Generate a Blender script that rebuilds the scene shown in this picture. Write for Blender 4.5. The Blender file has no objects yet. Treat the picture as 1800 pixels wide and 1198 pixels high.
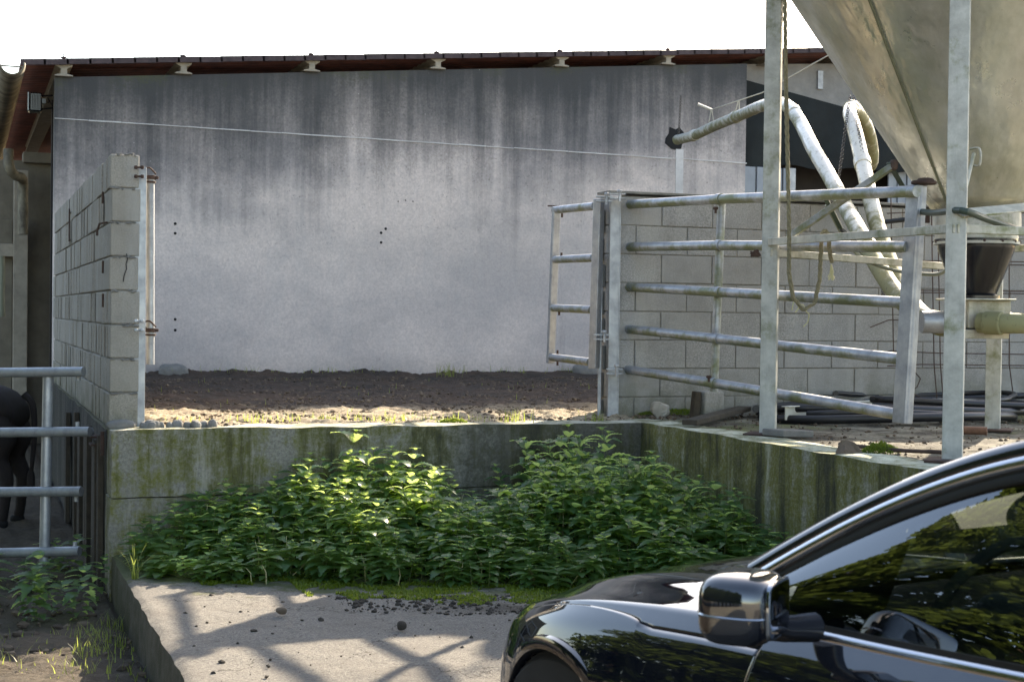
import bpy, math, random
import numpy as np
from mathutils import Vector, Matrix, noise as mnoise
R = math.radians
random.seed(7)
rng = np.random.default_rng(7)
scn = bpy.context.scene
col = scn.collection

# ------------------------------------------------------------------ camera
# world: x runs along the barn's long wall, y points into the yard, z up; eye at z = 0
YAW, PITCH, ROLL, FPX = R(20.3), math.atan(46/2600), .0125, 2600.0
_f = Vector((math.sin(YAW)*math.cos(PITCH), math.cos(YAW)*math.cos(PITCH), -math.sin(PITCH)))
_r0 = Vector((math.cos(YAW), -math.sin(YAW), 0)); _u0 = _r0.cross(_f)
_r = _r0*math.cos(ROLL)+_u0*math.sin(ROLL); _u = _u0*math.cos(ROLL)-_r0*math.sin(ROLL)
cd = bpy.data.cameras.new('camera'); cam = bpy.data.objects.new('camera', cd); col.objects.link(cam)
cam.matrix_world = Matrix(((_r.x, _u.x, -_f.x, 0), (_r.y, _u.y, -_f.y, 0), (_r.z, _u.z, -_f.z, 0), (0, 0, 0, 1)))
cd.sensor_width = 36; cd.lens = FPX/1800*36; cd.clip_start = .05; cd.clip_end = 3000
cd.dof.use_dof = True; cd.dof.focus_distance = 9.6; cd.dof.aperture_fstop = 7.0
scn.camera = cam
def ray(px, py):
    return _r*((px-900)/FPX) + _u*(-(py-599)/FPX) + _f
def onz(px, py, z): d = ray(px, py); return d*(z/d.z)
def onv(px, py, v): d = ray(px, py); return d*(v/d.y)
def onu(px, py, u): d = ray(px, py); return d*(u/d.x)
def atZ(px, py, Z): return ray(px, py)*Z

# ------------------------------------------------------------------ sky, sun, exposure
SH = Vector((1.47, 1.41, 1.0)).normalized()          # towards the sun
elev = math.asin(SH.z); az = math.atan2(SH.x, SH.y)
w = bpy.data.worlds.new('World'); scn.world = w; w.use_nodes = True
wn = w.node_tree; bg = wn.nodes['Background']
sky = wn.nodes.new('ShaderNodeTexSky'); sky.sky_type = 'NISHITA'; sky.sun_disc = False
sky.sun_elevation = elev; sky.sun_rotation = az; sky.air_density = 1.0; sky.dust_density = 1.3; sky.ozone_density = 1.0
wn.links.new(sky.outputs[0], bg.inputs[0]); bg.inputs[1].default_value = .15
sd = bpy.data.lights.new('sun', 'SUN'); sd.energy = 4.5; sd.angle = R(.55); sd.color = (1, .93, .80)
sun = bpy.data.objects.new('sun', sd); col.objects.link(sun)
sun.rotation_euler = (-SH).to_track_quat('-Z', 'Y').to_euler(); sun.location = (8, 20, 12)
scn.view_settings.view_transform = 'Standard'; scn.view_settings.look = 'None'
scn.view_settings.exposure = 2.0; scn.view_settings.gamma = 1
scn.view_settings.use_curve_mapping = False
scn.view_settings.use_white_balance = True; scn.view_settings.white_balance_temperature = 7500; scn.view_settings.white_balance_tint = 12

# ------------------------------------------------------------------ materials
def C(r, g, b):
    f = lambda c: (c/255/12.92) if c/255 <= .04045 else ((c/255+.055)/1.055)**2.4
    return (f(r), f(g), f(b), 1)
def c4(a): return tuple(a) if len(a) == 4 else tuple(a)+(1,)
class T:
    def __init__(s, name, rough=.8, metal=0., coat=0.):
        s.m = bpy.data.materials.new(name); s.m.use_nodes = True; s.nt = s.m.node_tree
        s.b = s.nt.nodes['Principled BSDF']; s.o = s.nt.nodes['Material Output']
        s.b.inputs['Roughness'].default_value = rough; s.b.inputs['Metallic'].default_value = metal
        if coat: s.b.inputs['Coat Weight'].default_value = coat; s.b.inputs['Coat Roughness'].default_value = .02
        s.tc = None
    def N(s, t, ins=None, **pr):
        n = s.nt.nodes.new(t)
        for k, v in pr.items(): setattr(n, k, v)
        for k, v in (ins or {}).items(): s.set(n.inputs[k], v)
        return n
    def set(s, i, v):
        if isinstance(v, bpy.types.NodeSocket): s.nt.links.new(v, i)
        else: i.default_value = v
    def co(s):
        if not s.tc: s.tc = s.N('ShaderNodeTexCoord').outputs['Object']
        return s.tc
    def noise(s, scale, detail=6, rough=.6, sc=(1, 1, 1), off=0, dist=0):
        mp = s.N('ShaderNodeMapping', {'Vector': s.co(), 'Scale': sc, 'Location': (off, off*1.7, off*.6)})
        return s.N('ShaderNodeTexNoise', {'Vector': mp.outputs[0], 'Scale': scale, 'Detail': detail, 'Roughness': rough, 'Distortion': dist}).outputs['Fac']
    def vor(s, scale, sc=(1, 1, 1), feat='F1', off=0):
        mp = s.N('ShaderNodeMapping', {'Vector': s.co(), 'Scale': sc, 'Location': (off, off, off)})
        return s.N('ShaderNodeTexVoronoi', {'Vector': mp.outputs[0], 'Scale': scale}, feature=feat).outputs['Distance']
    def ramp(s, f, a, b, lo=0., hi=1.):
        return s.N('ShaderNodeMapRange', {'Value': f, 'From Min': a, 'From Max': b, 'To Min': lo, 'To Max': hi}).outputs[0]
    def mix(s, f, a, b, mode='MIX'):
        n = s.N('ShaderNodeMix', data_type='RGBA', blend_type=mode)
        s.set(n.inputs[0], f)
        s.set(n.inputs[6], a if isinstance(a, bpy.types.NodeSocket) else c4(a)); s.set(n.inputs[7], b if isinstance(b, bpy.types.NodeSocket) else c4(b))
        return n.outputs[2]
    def mth(s, op, a, b=0., clamp=False):
        n = s.N('ShaderNodeMath', operation=op, use_clamp=clamp); s.set(n.inputs[0], a); s.set(n.inputs[1], b); return n.outputs[0]
    def xyz(s): return s.N('ShaderNodeSeparateXYZ', {0: s.co()}).outputs
    def island(s): return s.N('ShaderNodeNewGeometry').outputs['Random Per Island']
    def nz(s): return s.N('ShaderNodeSeparateXYZ', {0: s.N('ShaderNodeNewGeometry').outputs['Normal']}).outputs[2]
    def base(s, c): s.set(s.b.inputs['Base Color'], c if isinstance(c, bpy.types.NodeSocket) else c4(c)); return s
    def rough(s, r): s.set(s.b.inputs['Roughness'], r); return s
    def bump(s, h, st=.5, d=.01):
        n = s.N('ShaderNodeBump', {'Height': h, 'Strength': st, 'Distance': d}); s.set(s.b.inputs['Normal'], n.outputs[0]); return s

MT = {}
def plain(name, c, rough=.7, metal=0., nscale=6., amt=.35, bump=0., coat=0.):
    t = T(name, rough, metal, coat)
    d = tuple(x*(1-amt) for x in c[:3])
    f = t.ramp(t.noise(nscale, 8, .65), .3, .7)
    t.base(t.mix(f, c, d))
    if bump: t.bump(t.noise(nscale*12, 6, .7), bump, .01)
    MT[name] = t.m; return t

# precast wall: pale below, black algae stain running down from the top
t = T('precast_concrete', .88)
x, y, z = t.xyz()
streak = t.noise(1.0, 9, .68, (2.6, 1, .16), 3)
streak2 = t.noise(1.0, 8, .7, (13, 1, .45), 9)
blot = t.noise(1.0, 8, .62, (.55, 1, .8), 21)
fine = t.noise(45, 6, .7)
base = t.mix(t.ramp(fine, .36, .64), (.66, .58, .535), (.50, .44, .415))
base = t.mix(t.ramp(blot, .42, .62, 0, .5), base, (.235, .235, .25))
base = t.mix(t.ramp(streak2, .5, .72, 0, .22), base, (.45, .45, .44))
hz = t.mth('ADD', z, t.ramp(streak, .25, .75, -.62, .62))
hz = t.mth('ADD', hz, t.ramp(streak2, .25, .75, -.30, .30))
hz = t.mth('ADD', hz, t.ramp(blot, .3, .7, -.5, .5))
hz = t.mth('SUBTRACT', hz, t.mth('MULTIPLY', x, .095))
base = t.mix(t.ramp(hz, .60, 2.2, 0, .92), base, (.060, .062, .070))
hz2 = t.mth('ADD', z, t.ramp(fine, .3, .7, -.14, .14)); hz2 = t.mth('SUBTRACT', hz2, t.mth('MULTIPLY', x, .095))
base = t.mix(t.ramp(t.mth('ADD', hz2, t.ramp(streak, .3, .7, -.35, .35)), 1.1, 2.1, 0, .80), base, (.040, .042, .042))
base = t.mix(t.mth('MULTIPLY', t.ramp(hz2, 2.15, 2.4), t.ramp(t.noise(2.2, 5, .6, off=5), .48, .62, 0, .8)), base, (.075, .085, .03))
base = t.mix(t.ramp(t.noise(1., 8, .7, (5, 1, .22), 33), .60, .72, 0, .35), base, (.10, .095, .10))
base = t.mix(t.ramp(z, -.45, -.66, 0, .22), base, (.16, .14, .12))
pit = t.ramp(t.vor(9, off=3), .05, .025, 0, .55); base = t.mix(pit, base, (.05, .05, .05)); base = t.mix(t.mth('MULTIPLY', t.ramp(t.noise(26, 4, .8, off=61), .60, .68, 0, .55), t.ramp(z, .3, 1.6, .25, 1)), base, (.05, .05, .055))
pit2 = t.ramp(t.vor(6.5, off=13), .035, .02, 0, .5); base = t.mix(pit2, base, (.7, .68, .66))
t.base(base).bump(t.mth('ADD', t.noise(60, 8, .7), t.mth('MULTIPLY', t.noise(6, 6), 1.5)), .35, .008)
MT['precast'] = t.m

# old board-cast concrete with moss and black runs
def mossy(name, pale, moss_amt, dark_amt, off=0, runs=3.4):
    t = T(name, .92)
    x, y, z = t.xyz()
    n1 = t.noise(55, 7, .75, off=off); n2 = t.noise(6.5, 9, .78, off=off+2)
    run = t.noise(1., 9, .7, (runs, runs, .32), off+4); run2 = t.noise(1., 9, .72, (runs*2.6, runs*2.6, .6), off+14)
    b = t.mix(t.ramp(n1, .40, .60), pale, tuple(q*.42 for q in pale))
    b = t.mix(t.ramp(t.noise(.9, 5, .6, off=off+40), .38, .64, 0, .6), b, tuple(q*.55 for q in pale))
    b = t.mix(t.mth('MULTIPLY', t.ramp(t.mth('ADD', n2, run), 1.04-moss_amt, 1.22-moss_amt, 0, .95), t.ramp(n1, .25, .55, .5, 1)), b, (.150, .148, .022))
    b = t.mix(t.ramp(t.mth('ADD', run, t.mth('MULTIPLY', n2, .3)), .76-dark_amt, .90-dark_amt, 0, .85), b, (.022, .023, .017))
    b = t.mix(t.ramp(run2, .58, .68, 0, .55), b, tuple(q*1.15 for q in pale))
    b = t.mix(t.ramp(t.vor(24, off=off), .09, .03, 0, .7), b, (.02, .02, .015))
    if name == 'wall_front': b = t.mix(t.ramp(t.mth('ADD', x, t.ramp(n2, .3, .7, -.5, .5)), 2.5, 3.1, 0, .72), b, (.035, .035, .026))  # damp darkening towards the inner corner, part of it painted shade
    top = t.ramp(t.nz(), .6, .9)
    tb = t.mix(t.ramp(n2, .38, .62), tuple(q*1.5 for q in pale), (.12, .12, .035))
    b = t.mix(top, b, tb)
    t.base(b).bump(t.mth('ADD', n1, t.mth('MULTIPLY', t.noise(14, 8, .7, off=off), 2.0)), .8, .012)
    MT[name] = t.m
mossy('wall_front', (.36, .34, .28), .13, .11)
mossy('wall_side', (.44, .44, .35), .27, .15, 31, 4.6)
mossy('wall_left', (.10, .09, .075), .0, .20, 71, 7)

def blockmat(name, a, b):
    t = T(name, .93)
    isl = t.island(); n = t.noise(90, 5, .8); m = t.noise(5, 7, .65)
    k = t.mix(t.ramp(n, .38, .62), a, tuple(q*.50 for q in a))
    k = t.mix(t.ramp(isl, 0, 1, 0, .85), k, b)
    k = t.mix(t.ramp(m, .45, .66, 0, .45), k, tuple(q*.5 for q in a))
    k = t.mix(t.ramp(t.noise(1., 7, .6, (5, 5, .6), 8), .52, .68, 0, .35), k, (.42, .41, .39))
    x, y, z = t.xyz()
    k = t.mix(t.mth('MULTIPLY', t.ramp(z, -.35, -.68), t.ramp(m, .35, .6, .1, .7)), k, (.10, .10, .05))
    t.base(k).bump(t.mth('ADD', n, t.mth('MULTIPLY', m, .8)), .9, .006); MT[name] = t.m
blockmat('block_tan', (.42, .39, .34), (.30, .275, .235))
blockmat('block_grey', (.38, .37, .355), (.29, .285, .275))
plain('mortar', (.30, .285, .255), .95, 0, 30, .5, .6)
plain('gritty', (.24, .235, .22), .95, 0, 12, .4, .9)

def galv(name, c, alg=.0, rough=.42, metal=.55, spots=.4):
    t = T(name, rough, metal)
    n = t.noise(9, 8, .7); st = t.noise(1., 7, .7, (16, 16, 1.5), 5)
    b = t.mix(t.ramp(n, .35, .65, 0, .8), c, tuple(q*.62 for q in c[:3]))
    b = t.mix(t.ramp(st, .52, .68, 0, spots), b, tuple(q*.45 for q in c[:3]))
    if alg:
        nn = t.mth('ADD', t.noise(4, 7, .7, off=17), t.ramp(t.nz(), -1, 1, .12, -.10))
        b = t.mix(t.ramp(nn, .56-alg*.2, .72-alg*.2, 0, .85), b, (.13, .145, .045))
        t.set(t.b.inputs['Metallic'], t.ramp(nn, .5, .7, metal, .05))
    t.base(b).rough(t.ramp(n, .3, .7, rough*.8, min(1, rough*1.5))).bump(t.noise(70, 5, .7), .12, .004)
    MT[name] = t.m
galv('galv_gate', (.40, .42, .45), .52)
galv('galv_post', (.38, .39, .41), .0)
galv('galv_left', (.40, .42, .44), .0)
galv('silo_leg', (.50, .50, .46), .12, .6, .15, .3)
galv('silo_beam', (.55, .52, .44), .25, .6, .15, .5)
plain('rust', (.085, .048, .036), .9, 0, 20, .5, .6)
plain('rebar', (.09, .055, .042), .85, 0, 30, .5)
plain('black_rubber', (.018, .018, .022), .42, 0, 8, .4)
plain('black_plastic', (.010, .010, .013), .22, 0, 5, .4)
plain('dark', (.008, .008, .009), .9)
plain('netting', (.010, .015, .016), .9, 0, 3, .6, .3)
plain('dark_interior', (.035, .03, .028), .95)
plain('purlin', (.34, .30, .24), .9, 0, 8, .35, .5)
plain('tan_concrete', (.19, .165, .125), .92, 0, 3, .45, .6)
plain('white_pvc', (.62, .60, .52), .5, 0, 3, .2)
plain('orange_pipe', (.26, .13, .08), .7, 0, 30, .4, .5)
plain('rope', (.34, .29, .17), .9, 0, 60, .5, .8)
plain('straw_tassel', (.55, .50, .28), .9)
plain('twine', (.45, .43, .36), .8)
plain('wood', (.075, .06, .042), .9, 0, 14, .5, .8)
plain('slat_blue', (.26, .29, .33), .5, .2, 3, .25)
plain('lintel_concrete', (.25, .245, .235), .9, 0, 6, .3, .5)
plain('seam_green', (.16, .155, .09), .8, 0, 20, .4)
plain('hose_green', (.035, .055, .038), .5)
plain('hose_pale', (.19, .20, .14), .55, 0, 5, .3)
plain('stone', (.50, .47, .42), .9, 0, 9, .35, .8)
plain('chain_steel', (.12, .11, .10), .5, .6)
plain('strip_white', (.62, .61, .60), .9, 0, 5, .35, .5)

# corrugated roof
t = T('roof_red', .75)
t.base(t.mix(t.ramp(t.noise(5, 7), .35, .65), (.17, .058, .040), (.085, .032, .026))); MT['roof_red'] = t.m
t = T('roof_edge', .85)
t.base(t.mix(t.ramp(t.noise(14, 7, .7), .35, .65), (.075, .052, .055), (.04, .028, .03))); MT['roof_edge'] = t.m
# gutter
t = T('gutter_old', .7)
t.base(t.mix(t.ramp(t.noise(1, 6, .7, (3, 9, 3)), .4, .62), (.20, .18, .13), (.06, .05, .035))); MT['gutter'] = t.m

# algae streaked feed pipe
t = T('feed_pipe', .33)
n = t.noise(7, 8, .72); s2 = t.noise(2.2, 6, .6, off=9)
nn = t.mth('ADD', t.mth('ADD', t.mth('MULTIPLY', n, .6), t.mth('MULTIPLY', s2, .4)), t.ramp(t.nz(), -1, 1, .09, -.12))
nn = t.mth('ADD', nn, t.ramp(t.xyz()[2], 1.3, .3, 0, .17))
b = t.mix(t.ramp(nn, .42, .56, 0, .92), (.62, .61, .55), (.17, .165, .065))
b = t.mix(t.ramp(t.noise(30, 6, .7), .56, .68, 0, .6), b, (.07, .065, .03))
t.base(b).rough(t.ramp(nn, .42, .58, .22, .8)).bump(n, .2, .004); MT['feed_pipe'] = t.m

# silo cone
t = T('silo_metal', .34, .65)
x, y, z = t.xyz()
s1 = t.noise(1., 6, .6, (3.5, 3.5, .35), 2); s3 = t.noise(1.6, 7, .65, off=12); s4 = t.noise(1., 7, .7, (26, 26, 1.4), 6)
b = t.mix(t.ramp(s1, .35, .66), (.66, .645, .58), (.43, .42, .35))
b = t.mix(t.ramp(s3, .46, .66, 0, .5), b, (.25, .25, .15))
b = t.mix(t.ramp(s4, .5, .7, 0, .30), b, (.62, .60, .52))
b = t.mix(t.ramp(t.vor(16), .06, .03, 0, .5), b, (.1, .1, .05))
t.base(b).rough(t.ramp(s3, .35, .65, .22, .50)).bump(t.mth('ADD', t.mth('ADD', t.noise(1., 3, .5, (5, 5, .5)), t.noise(3.5, 3, .5, off=8)), t.mth('MULTIPLY', t.noise(40, 5), .06)), .36, .06)
MT['silo_metal'] = t.m
galv('silo_upper', (.42, .42, .40), .1, .5, .5)

# soils
def soil(name, a, bb, c, extra=None):
    t = T(name, .97)
    n = t.noise(28, 9, .75); m = t.noise(2.2, 7, .7, off=3)
    k = t.mix(t.ramp(n, .3, .7), a, bb)
    k = t.mix(t.ramp(m, .4, .62, 0, .75), k, c)
    k = t.mix(t.ramp(t.noise(9, 6, .8, off=7), .58, .68, 0, .6), k, tuple(q*2.0 for q in bb))
    if extra: k = extra(t, k, m)
    t.base(k).bump(t.mth('ADD', n, t.mth('MULTIPLY', t.noise(9, 8, .7), 1.6)), 1., .03); MT[name] = t.m
def yardmix(t, k, m):
    x, y, z = t.xyz()
    f = t.mth('ADD', y, t.ramp(t.noise(3, 6, .7), .3, .7, -.35, .35))
    return t.mix(t.ramp(f, 10.9, 10.0, 0, .85), k, t.mix(t.ramp(t.noise(34, 8, .8), .36, .62), (.62, .52, .36), (.26, .19, .12)))  # pale dried dung, plus the sunlit front strip painted brighter into the soil
soil('yard_soil', (.060, .042, .030), (.028, .020, .015), (.095, .056, .034), yardmix)
def lowmix(t, k, m):
    y = t.xyz()[1]
    return t.mix(t.ramp(y, 3.6, 2.6), k, t.mix(t.ramp(t.noise(30, 6, .7), .35, .65), (.46, .42, .35), (.34, .31, .25)))  # unseen pale gravel added around and behind the camera to bounce light
soil('low_soil', (.12, .088, .056), (.056, .042, .028), (.075, .058, .038), lowmix)
t = T('clod', .95); t.base(t.mix(t.island(), (.050, .034, .023), (.17, .125, .085))).bump(t.noise(40, 6, .8), .8, .01); MT['clod'] = t.m
plain('crumb', (.06, .048, .036), .97, 0, 20, .5, .6)
t = T('slab_dirty', .95)
n = t.noise(40, 8, .75); m = t.noise(2.4, 8, .72, off=6); m2 = t.noise(1.5, 7, .7, (1, .6, 1), 15)
k = t.mix(t.ramp(n, .3, .7), (.30, .275, .21), (.13, .12, .09))
k = t.mix(t.ramp(m, .42, .56, 0, .9), k, (.040, .032, .022))
k = t.mix(t.ramp(m2, .50, .62, 0, .85), k, (.11, .125, .03))
t.base(k).bump(t.mth('ADD', n, t.noise(7, 7, .7)), .9, .02); MT['slab_dirty'] = t.m
t = T('pad_concrete', .9)
x, y, z = t.xyz()
n = t.noise(75, 7, .85); m = t.noise(3.5, 8, .7, off=2); v = t.vor(70)
k = t.mix(t.ramp(n, .35, .65), (.30, .275, .235), (.082, .076, .070))
k = t.mix(t.ramp(v, .1, .35, .35, 0), k, (.50, .47, .41))
k = t.mix(t.ramp(m, .44, .66, 0, .6), k, (.15, .13, .11))
k = t.mix(t.ramp(t.noise(18, 6, .75, off=9), .6, .68, 0, .7), k, (.06, .045, .03))
f = t.mth('ADD', t.mth('ADD', y, t.mth('MULTIPLY', x, .42)), t.ramp(t.noise(4, 8, .75, off=4), .25, .75, -.75, .75))
k = t.mix(t.ramp(f, 7.95, 8.45, 0, .85), k, (.045, .036, .024))
k = t.mix(t.ramp(f, 8.10, 8.30, 0, .55), k, (.085, .11, .018))
f2 = t.mth('ADD', t.mth('ABSOLUTE', t.mth('SUBTRACT', t.mth('ADD', y, t.mth('MULTIPLY', x, .42)), 7.65)), t.ramp(t.noise(5, 8, .8, off=14), .25, .75, -.35, .35))
k = t.mix(t.mth('MULTIPLY', t.ramp(f2, .22, .05, 0, .85), t.ramp(x, 1.9, 2.5)), k, (.04, .03, .02))
wv = t.N('ShaderNodeVectorMath', {0: t.co(), 1: t.N('ShaderNodeCombineXYZ', {0: t.noise(3, 5, .6), 1: t.noise(3, 5, .6, off=50)}).outputs[0]}, operation='ADD').outputs[0]
ve = t.N('ShaderNodeTexVoronoi', {'Vector': wv, 'Scale': .75}, feature='DISTANCE_TO_EDGE').outputs['Distance']
k = t.mix(t.ramp(ve, .007, .001, 0, .85), k, (.03, .025, .02))
sidef = t.ramp(t.nz(), .7, .35)
k = t.mix(t.mth('MULTIPLY', sidef, .85), k, t.mix(t.ramp(m, .42, .6), (.13, .115, .085), (.06, .058, .025)))
t.base(k).bump(t.mth('ADD', n, t.mth('MULTIPLY', m, .6)), 1., .014); MT['pad'] = t.m

# leaves
def leafmat(name, a, b, tr, gl=.12):
    t = T(name, .45)
    g = t.island(); n = t.noise(30, 4, .6)
    c = t.mix(g, a, b); c = t.mix(t.ramp(n, .4, .6, 0, .3), c, tuple(q*.6 for q in a))
    t.base(c); t.set(t.b.inputs['Specular IOR Level'], .5); t.b.inputs['Roughness'].default_value = .34
    trn = t.N('ShaderNodeBsdfTranslucent', {'Color': t.mix(g, tr, tuple(q*.75 for q in tr))})
    mx = t.N('ShaderNodeMixShader', {0: .60, 1: t.b.outputs[0], 2: trn.outputs[0]})
    t.nt.links.new(mx.outputs[0], t.o.inputs[0]); MT[name] = t.m
leafmat('nettle_leaf', (.055, .140, .072), (.085, .180, .080), (.62, .78, .22))
leafmat('grass_blade', (.09, .15, .03), (.20, .24, .06), (.40, .46, .10))
leafmat('moss', (.13, .20, .016), (.20, .27, .03), (.20, .26, .03))
leafmat('conifer', (.030, .055, .016), (.055, .085, .02), (.10, .14, .03))
plain('stem_green', (.12, .14, .05), .7)
plain('bark', (.10, .075, .05), .95, 0, 12, .5, .8)

# car
def carpaint():
    t = T('car_paint', .16, .0, 1.0)
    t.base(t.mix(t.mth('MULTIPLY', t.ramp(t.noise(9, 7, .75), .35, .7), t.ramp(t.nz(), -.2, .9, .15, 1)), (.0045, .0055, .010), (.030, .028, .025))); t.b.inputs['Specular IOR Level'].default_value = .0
    t.b.inputs['Coat IOR'].default_value = 1.95; t.b.inputs['Coat Tint'].default_value = (.80, .90, 1, 1); t.b.inputs['Roughness'].default_value = .3; MT['paint'] = t.m
carpaint()
plain('chrome', (.52, .53, .55), .2, 1, 3, .05)
plain('car_trim', (.012, .012, .012), .45)
plain('cabin', (.028, .034, .042), .65)
plain('cabin_light', (.26, .29, .32), .6)
plain('tyre', (.016, .016, .016), .8, 0, 20, .4, .4)
plain('alloy', (.42, .42, .43), .3, .9)
t = T('car_glass', .0)
gl = t.N('ShaderNodeBsdfGlossy', {'Color': (1, 1, 1, 1), 'Roughness': .0}); tp = t.N('ShaderNodeBsdfTransparent', {'Color': (.15, .185, .18, 1)})
fw_ = t.N('ShaderNodeLayerWeight', {'Blend': .5}).outputs['Facing']; fq = t.mth('ADD', t.mth('MULTIPLY', t.mth('POWER', fw_, 2.5), .75), .14)
t.nt.links.new(t.N('ShaderNodeMixShader', {0: fq, 1: tp.outputs[0], 2: gl.outputs[0]}).outputs[0], t.o.inputs[0]); MT['glass'] = t.m
plain('mirror_glass', (.35, .37, .4), .02, 1, 1, .0)
plain('lamp_glass', (.16, .17, .18), .08, .3)
plain('hide', (.020, .012, .010), .75, 0, 14, .6, 1.)

# ------------------------------------------------------------------ mesh helpers
class MB:
    def __init__(s): s.v = []; s.f = []
    def add(s, vs, fs):
        o = len(s.v); s.v += [tuple(q) for q in vs]; s.f += [tuple(i+o for i in f) for f in fs]
    def box(s, c, sz, M=None):
        x, y, z = (q/2 for q in sz); c = Vector(c)
        vs = [Vector((a*x, b*y, d*z)) for a in (-1, 1) for b in (-1, 1) for d in (-1, 1)]
        vs = [(M @ q if M else q)+c for q in vs]
        s.add(vs, [(0, 1, 3, 2), (4, 6, 7, 5), (0, 4, 5, 1), (2, 3, 7, 6), (0, 2, 6, 4), (1, 5, 7, 3)]); return s
    def span(s, a, b): return s.box([(p+q)/2 for p, q in zip(a, b)], [abs(q-p) for p, q in zip(a, b)])
    def tube(s, pts, r, n=12, cap=True):
        pts = [Vector(p) for p in pts]; rs = r if isinstance(r, (list, tuple)) else [r]*len(pts)
        tang = [(pts[min(i+1, len(pts)-1)]-pts[max(i-1, 0)]).normalized() for i in range(len(pts))]
        up = Vector((0, 0, 1)) if abs(tang[0].z) < .9 else Vector((1, 0, 0))
        a = tang[0].cross(up).normalized(); vs = []
        for p, d, q in zip(pts, tang, rs):
            a = (a-d*a.dot(d)).normalized(); b = d.cross(a)
            vs += [p+(a*math.cos(2*math.pi*k/n)+b*math.sin(2*math.pi*k/n))*q for k in range(n)]
        fs = [(i*n+k, i*n+(k+1) % n, (i+1)*n+(k+1) % n, (i+1)*n+k) for i in range(len(pts)-1) for k in range(n)]
        if cap: fs += [tuple(range(n))[::-1], tuple((len(pts)-1)*n+k for k in range(n))]
        s.add(vs, fs); return s
    def beam(s, a, b, w, h, roll=0.):
        a, b = Vector(a), Vector(b); d = b-a; L = d.length; q = d.to_track_quat('X', 'Z').to_matrix() @ Matrix.Rotation(roll, 3, 'X')
        return s.box((a+b)/2, (L, w, h), q)
    def lathe(s, prof, c=(0, 0, 0), n=48, axis='Z'):
        vs = []; c = Vector(c)
        for r, h in prof:
            for k in range(n):
                th = 2*math.pi*k/n; p = (r*math.cos(th), r*math.sin(th), h)
                if axis == 'Y': p = (p[0], p[2], p[1])
                if axis == 'X': p = (p[2], p[0], p[1])
                vs.append(Vector(p)+c)
        m = len(prof); s.add(vs, [(i*n+k, i*n+(k+1) % n, (i+1)*n+(k+1) % n, (i+1)*n+k) for i in range(m-1) for k in range(n)]); return s
    def sup(s, c, r, e1=.6, e2=.6, n=20, m=28, M=None):
        sg = lambda q, e: math.copysign(abs(q)**e, q); vs = []; c = Vector(c)
        for i in range(n+1):
            a = -math.pi/2+math.pi*i/n
            for k in range(m):
                b = 2*math.pi*k/m
                p = Vector((r[0]*sg(math.cos(a), e1)*sg(math.cos(b), e2), r[1]*sg(math.cos(a), e1)*sg(math.sin(b), e2), r[2]*sg(math.sin(a), e1)))
                vs.append((M @ p if M else p)+c)
        s.add(vs, [(i*m+k, i*m+(k+1) % m, (i+1)*m+(k+1) % m, (i+1)*m+k) for i in range(n) for k in range(m)]); return s
    def grid(s, P, flip=False):
        n, m = len(P), len(P[0])
        fs = [(i*m+k, i*m+k+1, (i+1)*m+k+1, (i+1)*m+k) for i in range(n-1) for k in range(m-1)]
        if flip: fs = [f[::-1] for f in fs]
        s.add([p for r_ in P for p in r_], fs); return s
    def build(s, name, mat, parent=None, smooth=False, bevel=0., solid=0., angle=35):
        me = bpy.data.meshes.new(name)
        org = Vector((0, 0, 0))
        me.from_pydata(s.v, [], s.f); me.update()
        o = bpy.data.objects.new(name, me); col.objects.link(o)
        me.materials.append(MT[mat] if isinstance(mat, str) else mat)
        if parent: o.parent = parent; o.matrix_parent_inverse = parent.matrix_basis.inverted() if getattr(s, 'world', True) else Matrix()
        if smooth:
            me.polygons.foreach_set('use_smooth', [True]*len(me.polygons))
            try: me.set_sharp_from_angle(angle=R(angle))
            except Exception: pass
        if solid: q = o.modifiers.new('solid', 'SOLIDIFY'); q.thickness = solid; q.offset = -1
        if bevel: q = o.modifiers.new('bevel', 'BEVEL'); q.width = bevel; q.segments = 2; q.limit_method = 'ANGLE'
        return o
def tag(o, label=None, cat=None, group=None, kind=None):
    for k, v in (('label', label), ('category', cat), ('group', group), ('kind', kind)):
        if v: o[k] = v
    return o
def empty(name, loc=(0, 0, 0), rz=0., **kw):
    o = bpy.data.objects.new(name, None); col.objects.link(o); o.location = loc; o.rotation_euler = (0, 0, rz); o.empty_display_size = .2
    return tag(o, **kw)
def mdepth(root, d=2):   # evaluate transforms so matrix_basis is right
    return root
def fbm(x, y, z=0., o=4): return mnoise.fractal(Vector((x, y, z)), 1.0, 2.0, o)
def rough_box(a, b, cell=.1, amp=.008, fr=6.):
    """box as six grids pushed about a little, so edges are not ruler straight"""
    mb = MB(); ax = [np.linspace(a[i], b[i], max(2, int(round(abs(b[i]-a[i])/cell))+1)) for i in range(3)]
    def disp(p):
        return (p[0]+amp*mnoise.noise(Vector((p[0]*fr, p[1]*fr, p[2]*fr))), p[1]+amp*mnoise.noise(Vector((p[0]*fr+9, p[1]*fr, p[2]*fr))), p[2]+amp*mnoise.noise(Vector((p[0]*fr, p[1]*fr+7, p[2]*fr))))
    for i in range(3):
        j, k = (i+1) % 3, (i+2) % 3
        for side in (0, 1):
            P = []
            for qa in ax[j]:
                row = []
                for qb in ax[k]:
                    p = [0, 0, 0]; p[i] = (a, b)[side][i]; p[j] = qa; p[k] = qb; row.append(disp(p))
                P.append(row)
            mb.grid(P, flip=(side == 0))
    return mb
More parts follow.
